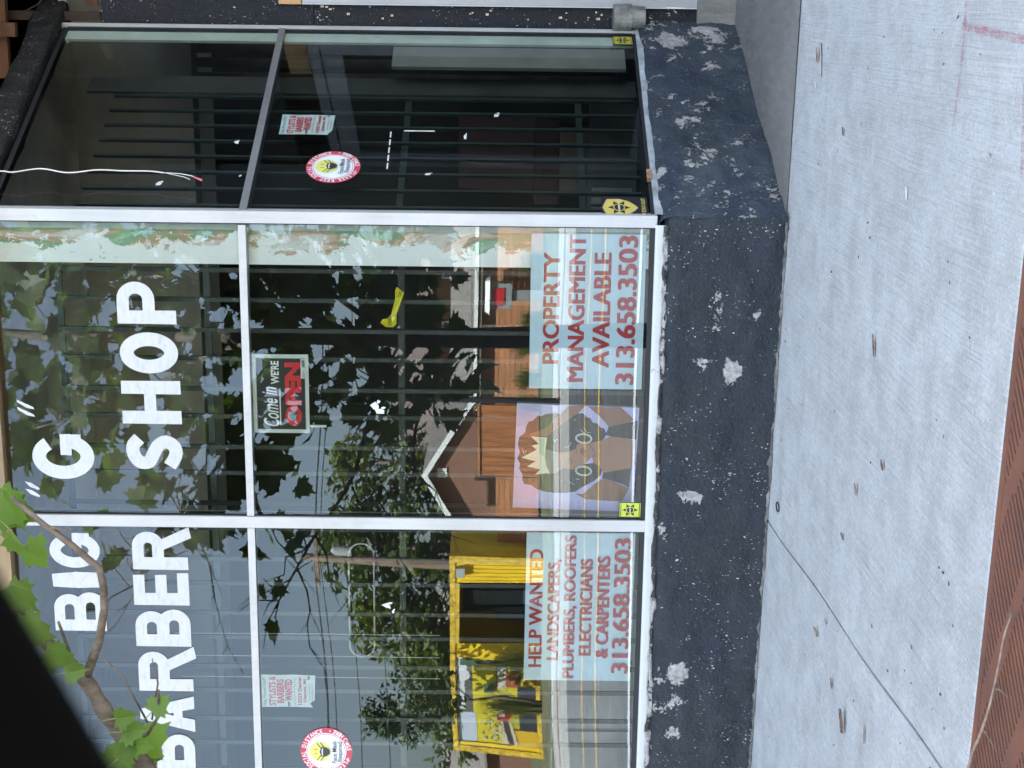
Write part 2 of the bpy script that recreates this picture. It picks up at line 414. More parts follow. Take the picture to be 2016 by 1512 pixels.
for y, w, mi in ((-7.9, .12, 0), (-12.1, .11, 1), (-15.3, .11, 1)):
    for k in range(60): b.face([(-120+4*k, y-w, RZ(y)+.006), (-116+4*k, y-w, RZ(y)+.006), (-116+4*k, y+w, RZ(y)+.006), (-120+4*k, y+w, RZ(y)+.006)], mi)
tag(b.build('road_markings', [mk('white road paint', (.6, .6, .58), .7, .1, 3), mk('yellow road paint', (.62, .36, .05), .7, .12, 3)]), kind='structure')

# pavement slab: two panels with a real open joint between them
def joint_x(y): return -2.027+(.03-y)*.0654+.006*math.sin(y*5.0)
b = MB()
def panel(xa, xb, y0=.12, y1=GRATE_Y, ny=60):
    for i in range(ny):
        ya = y0+(y1-y0)*i/ny; yb = y0+(y1-y0)*(i+1)/ny
        A, B, Cc, D = xa(ya), xb(ya), xb(yb), xa(yb)
        b.face([(D, yb, GZ(D, yb)), (Cc, yb, GZ(Cc, yb)), (B, ya, GZ(B, ya)), (A, ya, GZ(A, ya))])
        for (p, q, pz, qz) in ((A, D, ya, yb), (Cc, B, yb, ya)):
            b.face([(p, pz, GZ(p, pz)), (p, pz, GZ(p, pz)-.12), (q, qz, GZ(q, qz)-.12), (q, qz, GZ(q, qz))])
panel(lambda y: joint_x(y)+.0045, lambda y: .75)
panel(lambda y: .753, lambda y: 9.0)
panel(lambda y: -5.2, lambda y: joint_x(y)-.0045)
panel(lambda y: -12, lambda y: -5.203)
# broken, rounded lip along the tree grate
n = 260; prev = None
for i in range(n+1):
    x = -6+8*i/n; y = GRATE_Y-.004-.006*max(0, FBM(x*9, 0, 3)); z = GZ(x, y)-.003
    cur = ((x, GRATE_Y, GZ(x, GRATE_Y)), (x, y, z), (x, y, z-.12))
    if prev:
        for k in (0, 1): b.face([prev[k], prev[k+1], cur[k+1], cur[k]])
    prev = cur
tag(b.build('sidewalk', M_walk), kind='structure')
b = MB(); b.box(-12, 9, GRATE_Y+.02, .11, -.5, -.16); tag(b.build('subgrade', mk('dark dirt', (.03, .028, .025), .9, .2, 8)), kind='structure')
b = MB()
for k in range(7):
    b.box(-12+3*k, -9.012+3*k, -4.0, -3.72, -.5, GZ(-10.5+3*k, -3.9))
tag(b.build('kerb', M_walk), kind='structure')
b = MB(); b.box(-12, -3.6, -3.72, GRATE_Y-.012, -.5, -.075); b.box(.9, 9, -3.72, GRATE_Y-.012, -.5, -.085)
tag(b.build('verge', M_walk), kind='structure')
# entrance slab (older, darker) inside the recess
b = MB()
def slab(u, v):
    x0, y0 = XC+.02, .0; xl = XC+.52*v*2.2*.45
    a = FR(RLEN*v, 0); x = a.x+(1.9-a.x)*u; y = -.012+1.24*v
    return (x, y, GZ(x, y)+.004+.036*v+.0035*FBM(x*3, y*3, 1))
b.grid(slab, 40, 24)
tag(b.build('entrance_slab', M_slab, None, True), kind='structure')

# faded red survey paint on the pavement
b = MB(); random.seed(3)
def paint_line(pts, w):
    pts = smooth(pts, 8)
    for L in rib(pts, w): b.face([(x, y, GZ(x, y)+.0035) for x, y in L])
paint_line([(-.07, -1.95), (-.075, -2.1), (-.085, -2.3), (-.09, -2.46)], .02)
paint_line([(-.04, -1.965), (-.14, -1.97), (-.25, -1.96), (-.31, -1.955)], .013)
paint_line([(.1, -1.955), (.02, -1.96), (-.04, -1.966)], .012)
paint_line([(-.18, -2.43), (-.28, -2.452), (-.38, -2.47)], .02)
def faded():
    m, n, p = base_mat('faded red marking paint')
    f = tex(n, coords(n), 38, 8, .7); f2 = tex(n, coords(n, (60, 4, 1)), 3, 4)
    p.inputs['Base Color'].default_value = (.50, .14, .17, 1); p.inputs['Roughness'].default_value = .8
    t = n.nodes.new('ShaderNodeBsdfTransparent'); mx = n.nodes.new('ShaderNodeMixShader')
    lk(n, ramp(n, math_(n, 'ADD', math_(n, 'MULTIPLY', f, .7), math_(n, 'MULTIPLY', f2, .3)), (.42, .02), (.66, .62)), mx.inputs[0])
    lk(n, t.outputs[0], mx.inputs[1]); lk(n, p.outputs[0], mx.inputs[2]); lk(n, mx.outputs[0], n.nodes['Material Output'].inputs[0]); return m
tag(b.build('sidewalk_marking', faded()), kind='structure')

# ================================================================== THE SHOP
shop = empty('barber_shop', (-2.0, .6, 0), 'dark painted corner barber shop with white framed windows and slanted entrance', 'shop')
GT, TZ, SZ = 3.0, 2.069, .50                       # glass top, transom bar, sill heights
XM, XL = -2.0624, -3.75
# base wall: lumpy plaster under both windows
def wall_profile(t):                               # t 0..1 from the back of the ledge over the edge down to the ground: (out, up 0..1)
    pr = [(-.02, 1.0), (.012, .985), (.034, .955), (.042, .90), (.042, .6), (.040, .3), (.040, .0)]
    k = t*(len(pr)-1); i = min(int(k), len(pr)-2); f = k-i
    return pr[i][0]+(pr[i+1][0]-pr[i][0])*f, pr[i][1]+(pr[i+1][1]-pr[i][1])*f
def base(F, a0, a1, nu, top, seed, lump, name, mat, flip=False, bot=None):
    b = MB()
    def P(u, v):
        a = a0+(a1-a0)*u; d, h = wall_profile(v**.8 if v < 1 else 1)
        g = F(a, 0, 0); z0 = (bot(a) if bot else GZ(g.x, g.y))-.02
        l = lump*(FBM(a*2.2+seed, h*2.2, seed)*1.2+.45*FBM(a*9+seed, h*5, seed, 3))+.0022*FBM(a*26+seed, h*13, seed, 3)
        e = .010*FBM(a*7+seed, 3.3, 1)*(1 if h > .8 else 0)
        return F(a, z0+(top-z0)*h+e, d+l*(1 if v > .16 else .25))
    b.grid(P, nu, 46)
    return b.build(name, mat, shop, True)
base(FF, -4.4, XC+.0245, 520, .472, 5, .011, 'base_wall', M_wall)
base(FR, -.0249, RLEN+.03, 200, .492, 11, .016, 'base_wall', M_wall2, bot=lambda a: GZ(*(FR(a, 0)).xy)+.036*a/RLEN)
# mortar smeared along the foot of the front wall
b = MB()
def mort(u, v):
    x = -4.4+(XC+.01+4.4)*u; w = .010+.012*max(-.8, FBM(x*4, 2, 7)*1.6)+.009*FBM(x*22, 5, 1)
    h = (.007+.010*FBM(x*6, 9, 2)+.007*FBM(x*30, 1, 2))*(1-v)
    return (x, -.038-w*v-.004, GZ(x, -.05)+h+.003*FBM(x*30, v*3, 4)+.0025)
b.grid(mort, 420, 6); b.build('mortar_joint', M_mort, shop, True)
# sills
def sill(F, a0, a1, nu, w, mat, name, z0, seed):
    b = MB()
    def P(u, v):
        a = a0+(a1-a0)*u; rag = .011*FBM(a*5+seed, 1, 2)+.005*FBM(a*24+seed, 2, 2)
        k = v*4
        if k <= 1: return F(a, z0+.002, .004+w*k)
        if k <= 2: return F(a, z0+.002-(.034+rag)*(k-1)*.5, w+.006)
        if k <= 3: return F(a, z0+.002-(.034+rag)*(.5+.5*(k-2)), w+.006-.002*(k-2))
        return F(a, z0-.034-rag-.004, w+.004-(w+.03)*(k-3))
    b.grid(P, nu, 8); return b.build(name, mat, shop, True)
sill(FF, -4.4, XC-.01, 420, .030, M_sill, 'sill', SZ-.004, 3)
sill(FR, .012, RLEN, 120, .018, mk('grey sill render', (.33, .36, .38), .7, .25, 12, bmp=.4), 'sill', SZ-.003, 8)
# a ragged broken edge between sill and wall
b = MB()
def rag(u, v):
    x = -4.4+(XC-.012+4.4)*u; return (x, -.018-.022*math.sin(v*math.pi)*(1+.8*FBM(x*12, v*2, 5)), .474-.034*v+.010*FBM(x*8, v, 3))
b.grid(rag, 420, 5); b.build('broken_edge', paint_wall('broken edge', .55, (.02, .022, .02), (.05, .05, .045), (.09, .08, .07)), shop, True)

# ---- front window: frame, bars, glass panes
win = MB().build('front_window', M_alu, shop)
fw_ = .0228
for x in (XC, XM, XL):
    b = MB(); b.fbox(FF, x-fw_, x+fw_, -.06, .018, SZ-.008, GT+.03); b.build('mullion', M_alu, win)
for a0, a1 in ((XM+fw_+.003, XC-fw_-.008), (XL+fw_+.003, XM-fw_-.003)):
    b = MB(); b.fbox(FF, a0, a1, -.045, .014, TZ-.0142, TZ+.0142); b.build('transom_bar', M_alu, win)
b = MB()
for a0, a1 in ((XM+fw_, XC-fw_), (XL+fw_, XM-fw_)):
    b.fbox(FF, a0+.0005, a1-.0005, -.03, .010, SZ-.004, SZ+.016)
    for z0, z1 in ((SZ+.0165, TZ-.0147), (TZ+.0147, GT)):
        b.fbox(FF, a0+.0003, a0+.0055, -.03, .006, z0, z1); b.fbox(FF, a1-.0055, a1-.0003, -.03, .006, z0, z1)
b.fbox(FF, XC-fw_-.0078, XC-fw_-.0005, -.03, .004, TZ-.016, TZ+.016)
b.build('gasket', M_gask, win)
def pane(F, a0, a1, z0, z1, warp, name='glass_pane', mat=M_glass, parent=None, n=24):
    b = MB(); b.grid(lambda u, v: F(a0+(a1-a0)*u, z0+(z1-z0)*v, warp(a0+(a1-a0)*u, z0+(z1-z0)*v)), n, n)
    return b.build(name, mat, parent, True)
tw = lambda x, z: -.0030*max(0, (XM-x))*(z-1.28)+.00035*math.sin(x*5.1)*math.sin(z*3.3)      # old glass, a little twisted
fl = lambda x, z: .00022*math.sin(x*6+1)*math.sin(z*3.1+.7)
pane(FF, XM+fw_, XC-fw_, SZ+.01, TZ-.01, fl, parent=win)
pane(FF, XM+fw_, XC-fw_, TZ+.01, GT+.01, fl, parent=win)
pane(FF, XL+fw_, XM-fw_, SZ+.01, TZ-.01, tw, parent=win)
pane(FF, XL+fw_, XM-fw_, TZ+.01, GT+.01, tw, parent=win)
# wooden header above
b = MB(); b.fbox(FF, -4.4, XC+.02, -.08, .03, GT+.031, GT+.16); b.build('header_board', mk('weathered tan wood', (.26, .19, .11), .8, .25, 5, bmp=.3, stretch=(.2, 1, 1)), shop)

# ---- slanted side window
win2 = MB().build('side_window', M_alu2, shop)
s0, s1 = .024, RLEN-.030
b = MB(); b.fbox(FR, s0, s1+.01, -.045, .012, TZ-.0142, TZ+.0142); b.build('transom_bar', M_alu2, win2)
b = MB(); b.fbox(FR, s1+.009, s1+.024, -.05, .016, SZ-.01, GT+.05); b.build('mullion', M_alu, win2)
b = MB(); b.fbox(FR, s1+.0245, RLEN+.014, -.05, .004, SZ-.01, GT+.05); b.build('jamb', M_alu2, win2)
b = MB()
b.fbox(FR, s0, s1, -.03, .008, SZ-.002, SZ+.012); b.fbox(FR, s1-.001, s1+.0085, -.03, .006, SZ+.0125, GT+.02)
b.fbox(FR, s0, s1, -.03, .006, GT+.02, GT+.04); b.build('gasket', M_gask, win2)
fl2 = lambda x, z: .0002*math.sin(x*7)*math.sin(z*3)
pane(FR, s0, s1, SZ+.006, TZ-.01, fl2, mat=M_glass2, parent=win2); pane(FR, s0, s1, TZ+.01, GT+.02, fl2, mat=M_glass2, parent=win2)
# charred header beam over the side window, wood splinters and all
b = MB()
def beam(u, v):
    a = -.3+(RLEN+.42)*u; t = v*2*math.pi; r = 1+.12*FBM(a*5, math.cos(t)*2, math.sin(t)*2)
    sq = 1/max(abs(math.cos(t)), abs(math.sin(t)))
    return FR(a, GT+.11+.062*math.sin(t)*sq*r, -.02+.075*math.cos(t)*sq*r)
b.grid(beam, 90, 28); b.build('header_beam', paint_wall('charred wood', .80, (.004, .004, .0045), (.012, .012, .013), (.05, .05, .052)), shop, True)

# ---- recess: navy boards, door frame, step, open rafters overhead
M_navy = paint_wall('navy boards', .86, (.0025, .0035, .007), (.006, .008, .014), (.009, .01, .014))
b = MB(); EX, EY = E0.x, E0.y
b.box(EX-.05, EX+.105, EY+.015, EY+.06, .215, 1.93); b.box(EX-.05, EX+.30, EY+.016, EY+.06, 1.933, 2.88)
b.box(EX+.305, 1.9, EY+.017, EY+.06, 2.16, 2.88); b.build('entry_wall', M_navy, shop)
random.seed(11)
for k in range(22):                                # staples, nail heads and torn paper left on the boards
    z = random.uniform(.55, 1.9); x = EX+random.uniform(.035, .095); r = random.uniform(.0022, .005)
    b = MB(); b.box(x-r, x+r, EY+.008, EY+.0145, z-r*random.uniform(.6, 3), z+r); b.build('paper_scrap', mk('torn paper', (.55, .45, .33), .8, .3, 40), shop)
b = MB()
b.box(EX+.108, EX+.175, EY-.005, EY+.05, .226, 1.98); b.box(EX+.18, 1.15, EY-.003, EY+.05, 1.93, 1.98); b.box(1.155, 1.22, EY-.005, EY+.05, .226, 1.98)
dfr = b.build('door_frame', M_alu2, shop)
b = MB(); b.box(EX+.103, EX+.1075, EY-.008, EY+.01, .226, 1.98); b.build('trim_edge', M_alu, dfr)
dr = MB(); dr.box(EX+.178, EX+.25, EY+.01, EY+.045, .235, 1.925); dr.box(1.08, 1.152, EY+.01, EY+.045, .235, 1.925)
dr.box(EX+.253, 1.077, EY+.01, EY+.045, .235, .42); dr.box(EX+.253, 1.077, EY+.01, EY+.045, 1.83, 1.925)
door = dr.build('door', M_alu2, shop)
b = MB(); b.box(EX+.25, 1.08, EY+.025, EY+.03, .42, 1.83); b.build('glass_pane', mk('dark door glass', (.01, .012, .013), .06, 0), door)
b = MB(); b.tube([(1.05, EY-.03, .95), (1.05, EY-.05, 1.0), (1.05, EY-.05, 1.25), (1.05, EY-.03, 1.3)], .012); b.build('handle', M_alu2, door)
b = MB(); b.box(EX+.103, EX+.4, EY-.004, EY+.012, 1.985, 2.085); b.build('wood_block', mk('raw pine', (.48, .29, .13), .7, .15, 8, stretch=(.3, 1, 1)), shop)
b = MB()
for k in range(12):
    t = k*math.pi/6
b.tube([(EX+.065, EY-.03, .60), (EX+.065, EY-.028, .52)], [.055, .058], 18); b.tube([(EX+.065, EY-.028, .522), (EX+.065, EY-.026, .46)], [.051, .047], 18)
b.build('pipe_stub', mk('old tin', (.22, .22, .20), .6, .25, 25, .3), shop)
b = MB(); b.box(EX-.06, 1.9, EY-.012, EY+.5, -.2, .225); b.build('entry_step', M_slab, shop)
M_lum = mk('rough lumber', (.11, .05, .022), .85, .3, 7, bmp=.4, stretch=(.25, 1, 1))
M_lum2 = mk('old brown lumber', (.035, .02, .013), .85, .3, 7, bmp=.4, stretch=(1, 1, .25))
b = MB(); b.box(-.40, 2.2, EY-.10, EY-.062, 3.27, 3.36); b.box(-.22, -.16, EY-.14, EY-.102, 3.22, 3.40); b.build('rafter', M_lum, shop)
for x in (-.15, -.02, .3, .8):
    b = MB(); b.box(x, x+.04, EY+.02, EY+.06, 2.885, 3.6); b.build('stud', M_lum2, shop)
for q in ((-.085, -.05, EY, EY+.018, 2.89, 2.94), (-.03, .03, EY, EY+.019, 3.12, 3.2)):
    b = MB(); b.box(*q); b.build('wood_offcut', M_lum, shop)
b = MB(); b.tube([(-.02, EY-.02, 3.10), (-.08, EY-.04, 3.14), (-.12, EY-.03, 3.22)], .004, 6); b.build('loose_cable', M_gask, shop)
# mass of the building: upper wall, far side of the entrance, roof and back
M_up = mk('dark upper wall', (.02, .023, .03), .8, .2, 3)
b = MB()
b.box(-12, XC+.03, -.02, .2, GT+.165, 7.2); b.box(-12, 9, .2, .4, 3.62, 7.2); b.box(XC+.03, 2.5, -.02, .2, 3.62, 7.2)
b.box(2.5, 9, -.02, .2, -.2, 7.2); b.box(-12, -4.4, -.02, .2, -.2, GT+.165); b.box(-4.399, XL-.024, .0, .2, .47, GT+.03); b.box(-12, 9, 7.4, 7.6, -.2, 7.2); b.box(-12, -11.8, .2, 7.4, -.2, 7.2); b.box(8.8, 9, .2, 7.4, -.2, 7.2)
b.build('wall', M_up, shop)
b = MB(); b.box(-12, 9, .4, 7.4, 7.05, 7.2); b.box(-1.2, 2.5, .2, EY+.55, 3.6, 3.62); b.build('roof', M_up, shop)
b = MB(); b.hexa([(1.19, EY, -.1), (1.9, 0, -.1), (1.95, .05, -.1), (1.24, EY+.05, -.1), (1.19, EY, .5), (1.9, 0, .5), (1.95, .05, .5), (1.24, EY+.05, .5)])
b.hexa([(1.19, EY, 3.02), (1.9, 0, 3.02), (1.95, .05, 3.02), (1.24, EY+.05, 3.02), (1.19, EY, 3.6), (1.9, 0, 3.6), (1.95, .05, 3.6), (1.24, EY+.05, 3.6)])
b.box(1.95, 2.5, -.02, .2, -.2, 3.62); b.build('base_wall', M_wall2, shop)
b = MB(); b.face([(1.2, EY, .5), (1.91, 0, .5), (1.91, 0, 3.02), (1.2, EY, 3.02)]); b.build('glass_pane', mk('dark side glass', (.012, .014, .015), .08, 0), shop)

# ---- the room behind the glass
M_room = mk('dim room plaster', (.10, .10, .092), .85, .15, 2)
RP = [(-9, .085), (XC-.12, .085), (E0.x-.10, EY+.02), (E0.x-.10, EY+.62), (1.2, EY+.62), (1.2, 6.4), (-9, 6.4)]
def prism(z0, z1):
    b = MB(); b.face([(x, y, z1) for x, y in RP]); b.face([(x, y, z0) for x, y in RP][::-1])
    for i in range(len(RP)):
        p, q = RP[i], RP[(i+1) % len(RP)]; b.face([(*p, z0), (*q, z0), (*q, z1), (*p, z1)])
    return b
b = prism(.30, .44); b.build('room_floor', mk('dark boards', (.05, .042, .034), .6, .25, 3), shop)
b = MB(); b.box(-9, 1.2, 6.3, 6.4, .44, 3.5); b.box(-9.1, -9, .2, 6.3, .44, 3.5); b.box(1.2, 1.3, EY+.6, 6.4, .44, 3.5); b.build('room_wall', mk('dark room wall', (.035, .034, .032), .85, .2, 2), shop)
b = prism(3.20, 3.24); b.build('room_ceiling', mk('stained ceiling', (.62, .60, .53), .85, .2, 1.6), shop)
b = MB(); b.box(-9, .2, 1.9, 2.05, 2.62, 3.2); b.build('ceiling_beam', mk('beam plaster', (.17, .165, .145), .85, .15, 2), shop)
M_bar = mk('dark green iron', (.018, .028, .028), .5, .2, 9)
def gate(F, xs, off, z0, z1, rails, lean, r, name):
    b = MB()
    for x, zt in xs: b.fbox(F, x-r, x+r, off-.006, off+.006, z0, zt)
    a0, a1 = min(x for x, _ in xs), max(x for x, _ in xs)
    for z in rails: b.fbox(F, a0-.03, a1+.03, off-.016, off-.0065, z-.013, z+.013)
    return b.build(name, M_bar, shop)
gate(FF, [(-3.7+.1195*k+.006*math.sin(k*3), 2.83) for k in range(23)], -.13, .47, 2.83, (.83, 1.475, 2.24, 2.82), 0, .0085, 'security_gate')
gate(FR, [(.10+.112*k, 2.76) for k in range(9)], -.11, .52, 2.76, (.76, 1.49), 0, .0068, 'security_gate')
b = MB(); b.fbox(FR, 1.06, 1.19, -.14, -.128, .5, 2.9); b.build('gate_post', mk('grey iron plate', (.04, .042, .04), .5, .2, 5), shop)
b = MB(); b.box(-5.5, 1.2, 3.3, 3.4, .44, 2.78); b.build('partition', mk('darkened room wall', (.014, .014, .013), .85, .2, 2), shop)  # added wall, lower part blackened so the room reads dim
b = MB(); b.box(-5.5, 1.2, 3.3, 3.4, 2.783, 3.2); b.build('upper_partition', mk('brightened upper plaster', (.33, .33, .29), .85, .15, 1.5), shop)  # upper part paled: the lighter top of the room is put into its colour
# peeling board just inside the corner, return strip and the pale jambs by the entrance
b = MB(); b.box(-1.034, -.898, .05, .075, .47, 3.15); b.build('peeling_board', M_col, shop)
b = MB(); b.box(-.8975, -.866, .030, .06, .47, 3.15); b.build('corner_strip', mk('grey green paint', (.42, .47, .45), .6, .1, 6), shop)
b = MB(); b.fbox(FR, s1-.072, s1-.003, -.022, -.010, .49, 3.05); b.build('jamb_board', mk('pale green board', (.60, .65, .59), .6, .08, 5), shop)
b = MB(); b.fbox(FR, 1.125, 1.289, -.042, -.026, .55, 1.57); b.build('white_panel', mk('white panel', (.20, .205, .185), .6, .08, 5), shop)
b = MB()
for k in range(4): b.box(-.55+.07*k, -.50+.07*k, 2.3+.1*k, 2.34+.1*k, .44, 3.2)
b.build('dark_post', mk('brown trim', (.10, .085, .07), .7, .2, 5), shop)

# ---- painted lettering on the outside of the front glass
def bowl(x0, x1, z0, z1, t, n=14):                  # D shaped stroke centre line from the stem and back
    a, b = z1-t/2, z0+t/2; r = (a-b)/2; xr = max(x0, x1-t/2-r*.95)
    P = [(x0, a), (xr, a)]
    for k in range(1, n): q = math.pi/2-math.pi*k/n; P.append((xr+(x1-t/2-xr)*math.cos(q), (a+b)/2+r*math.sin(q)))
    return P+[(xr, b), (x0, b)]
def letter(A, ch, x0, x1, z0, z1, t, c):
    w, h = x1-x0, z1-z0; hz = t*.86
    R = lambda a, b, e, f: A.poly([(a, e), (b, e+.001), (b-.001, f), (a+.001, f)], c)
    if ch == 'I': A.poly([(x0+w*.06, z0), (x1-w*.05, z0+.002), (x1, z0+h*.5), (x1-w*.14, z1), (x0+w*.08, z1-.003), (x0, z0+h*.5)], c)
    if ch in 'BRPEH': R(x0, x0+t, z0, z1)
    if ch == 'B':
        zm = z0+h*.50; A.ribbon(bowl(x0+t*.4, x1-w*.05, zm-hz*.45, z1, hz), hz, c); A.ribbon(bowl(x0+t*.4, x1, z0, zm+hz*.45, hz), hz, c)
    if ch in 'RP':
        zm = z0+h*(.43 if ch == 'R' else .36); A.ribbon(bowl(x0+t*.4, x1-(w*.10 if ch == 'R' else 0), zm, z1, hz), hz, c)
    if ch == 'R': A.poly([(x0+w*.44, z0+h*.50), (x0+w*.70, z0+h*.50), (x1+w*.02, z0-h*.03), (x1-w*.24, z0-h*.07)], c)
    if ch == 'E':
        for z in (z0, z0+(h-hz)/2, z1-hz): R(x0+t*.5, x1-(w*.06 if z != z0 else 0), z, z+hz)
    if ch == 'H': R(x1-t, x1, z0, z1); R(x0+t*.5, x1-t*.5, z0+h*.42, z0+h*.42+hz)
    if ch == 'A':
        xm = (x0+x1)/2; A.poly([(x0, z0), (x0+t*1.02, z0), (xm+t*.42, z1), (xm-t*.42, z1)], c)
        A.poly([(x1-t*1.02, z0), (x1, z0), (xm+t*.42, z1), (xm-t*.42, z1)], c); R(x0+w*.25, x1-w*.25, z0+h*.22, z0+h*.22+hz*.8)
    if ch == 'O':
        n = 40; A.ribbon([((x0+x1)/2+(w-t)/2*math.cos(2*math.pi*k/n), (z0+z1)/2+(h-t)/2*math.sin(2*math.pi*k/n)) for k in range(n)], t, c, True)
    if ch == 'G':
        cx, cz = (x0+x1)/2, (z0+z1)/2; P = []
        for k in range(33):
            q = rad(38+k*(300)/32); P.append((cx+(w-t)/2*math.cos(q), cz+(h-t)/2*math.sin(q)))
        A.ribbon(P, t, c); R(cx+w*.03, x1, z0+h*.36, z0+h*.36+hz*.95); R(x1-t*1.02, x1-.001, z0+h*.20, z0+h*.40)
    if ch == 'S':
        q = [(.93, .80), (.70, .93), (.42, .92), (.19, .80), (.20, .62), (.45, .52), (.70, .42), (.83, .26), (.68, .09), (.40, .07), (.07, .20)]
        A.ribbon(smooth([(x0+t*.32+(w-t*.64)*(a-.0), z0+t*.30+(h-t*.60)*b) for a, b in q], 5), t*.96, c)
lm, ln, lp = base_mat('hand brushed white paint')
v_ = coords(ln, (1, 1, 3)); lk(ln, ramp(ln, tex(ln, v_, 22, 6, .65, .5), (.28, (.39, .42, .47)), (.45, (.51, .53, .54)), (.7, (.56, .57, .57))), lp.inputs['Base Color']); lp.inputs['Roughness'].default_value = .5
class Ink(Art):
    def mi(s, c, rough=.5): return 0
WH = 0
for ch, x0, x1, z0, z1, t in (('B', -3.170, -3.000, 2.332, 2.552, .054), ('A', -2.988, -2.828, 2.328, 2.552, .054), ('R', -2.805, -2.611, 2.327, 2.550, .054), ('B', -2.607, -2.445, 2.329, 2.553, .054), ('E', -2.427, -2.287, 2.329, 2.553, .054),
                           ('R', -2.274, -2.094, 2.328, 2.551, .054), ('S', -1.863, -1.697, 2.330, 2.555, .054), ('H', -1.664, -1.489, 2.329, 2.561, .054), ('O', -1.459, -1.296, 2.333, 2.559, .054), ('P', -1.263, -1.097, 2.334, 2.561, .054),
                           ('B', -2.542, -2.374, 2.669, 2.878, .050), ('I', -2.356, -2.286, 2.681, 2.879, .05), ('G', -2.269, -2.120, 2.680, 2.882, .045), ('G', -1.894, -1.709, 2.681, 2.925, .054)):
    A = Ink(FF, .0008, .00025); letter(A, ch, x0, x1, z0, z1, t, WH); A.build('painted_letter', lm, win)
A = Ink(FF, .0008, .00025); B_ = Ink(FF, .0008, .00025)
for k in (0, 1):
    a, z = -1.972+.030*k, 2.905; A.poly([(a, z+.002), (a+.008, z), (a+.030, z+.032), (a+.036, z+.058), (a+.012, z+.036)], WH)
    a, z = -1.640+.030*k, 2.904; B_.poly([(a, z), (a+.010, z+.006), (a+.040, z+.068), (a+.028, z+.066), (a+.006, z+.03)], WH)
A.build('quote_mark', lm, win); B_.build('quote_mark', lm, win)

# ================================================================== THINGS ON AND BEHIND THE GLASS
RED, SIGN, INK = (.40, .012, .025), (.52, .68, .765), (.012, .012, .014)
def sheet_sign(F, a0, a1, z0, z1, d, c, name, label, cat, skew=(0, 0, 0, 0), curl=.003):
    A = Art(F, d, .00025)
    P = [(a0, z0+skew[0]), (a1, z0+skew[1]), (a1, z1+skew[2]), (a0, z1+skew[3])]
    nu = 24; mi = A.mi(c)
    k0 = len(A.v)
    for i in range(nu+1):
        u = i/nu
        for v in (0, 1):
            p = (P[0][0]+(P[1][0]-P[0][0])*u, P[0][1]+(P[1][1]-P[0][1])*u) if v == 0 else (P[3][0]+(P[2][0]-P[3][0])*u, P[3][1]+(P[2][1]-P[3][1])*u)
            A.v.append(A.F(p[0], p[1], d))
    for i in range(nu): A.f.append((k0+2*i, k0+2*i+2, k0+2*i+3, k0+2*i+1)); A.m.append(mi)
    A.fbox(F, a0+.0005, a1-.0005, d-.004, d-.0006, z0+max(skew[0], skew[1])+.0005, z1+min(skew[2], skew[3])-.0005, mi)
    return A
def lines(A, a0, a1, z0, z1, rows, c, bold):
    for body, l, r, t, bt in rows:
        w = (z1-z0)*(bt-t)*.05
        for dx, dz in ((-w, -w*.4), (w, -w*.4), (-w, w*.4), (w, w*.4), (-w*.4, 0), (w*.4, 0)):
            A.text(body, a0+(a1-a0)*l+w+dx, a0+(a1-a0)*r-w+dx, z1-(z1-z0)*bt+dz, z1-(z1-z0)*t+dz, c, .0)
# property management board
A = sheet_sign(FF, -1.510, -.889, .526, .968, -.030, SIGN, 'sign', '', '')
lines(A, -1.510, -.889, .526, .968, (('PROPERTY', .16, .87, .115, .255), ('MANAGEMENT', .045, .985, .335, .475), ('AVAILABLE', .14, .873, .555, .70), ('313.658.3503', .03, .98, .765, .925)), RED, .032)
tag(A.done('window_sign'), 'pale blue board in red capitals reading PROPERTY MANAGEMENT AVAILABLE, inside the glass', 'sign')
A = sheet_sign(FF, -2.754, -2.109, .530, .968, -.030, SIGN, 'sign', '', '', (.004, 0, 0, .004))
lines(A, -2.754, -2.109, .530, .968, (('HELP WANTED', .09, .89, .035, .155), ('LANDSCAPERS,', .14, .825, .205, .325), ('PLUMBERS, ROOFERS', .018, .985, .355, .475), ('ELECTRICIANS', .175, .83, .505, .615), ('& CARPENTERS', .16, .85, .66, .775), ('313.658.3503', .056, .97, .815, .965)), RED, .026)
tag(A.done('window_sign'), 'pale blue board in red capitals reading HELP WANTED, inside the left pane', 'sign')
# open sign in a white edged holder
A = Art(FF, -.026, .0006); a0, a1, z0, z1 = -1.702, -1.384, 1.832, 2.052
W_, H_ = a1-a0, z1-z0
A.fbox(FF, a0, a1, -.031, -.027, z0, z1, A.mi((.62, .70, .68)))
A.rect(a0, a1, z0, z1, (.62, .70, .68)); A.rect(a0+.014, a1-.014, z0+.013, z1-.014, (.30, .35, .35)); A.rect(a0+.016, a1-.016, z0+.015, z1-.016, (.010, .012, .013))
X = lambda u: a0+W_*u
Z = lambda v: z1-H_*v
slant = lambda a, z: (a, z+(a-X(.09))*.06)
A.text('Come in', X(.085), X(.59), Z(.47), Z(.185), (.75, .78, .78), .012, .32, slant)
A.text("WE'RE", X(.625), X(.92), Z(.475), Z(.325), (.75, .78, .78), .035)
A.rect(X(.11), X(.575), Z(.495), Z(.475), (.75, .78, .78))
A.text('OPEN', X(.095), X(.905), Z(.87), Z(.575), (.62, .012, .022), .055)
A.rect(X(.70), X(.95), Z(.945), Z(.865), (.68, .72, .72))
for k in range(16): A.rect(X(.845+.006*k), X(.848+.006*k+.002*(k % 3 == 0)), Z(.935), Z(.885), (.03, .03, .03))
for k in range(3): A.rect(X(.71), X(.82-.02*k), Z(.905+.016*k), Z(.90+.016*k), (.05, .05, .05))
o = tag(A.done('open_sign'), "black Come in WE'RE OPEN sign in a white edged holder below the transom", 'sign')
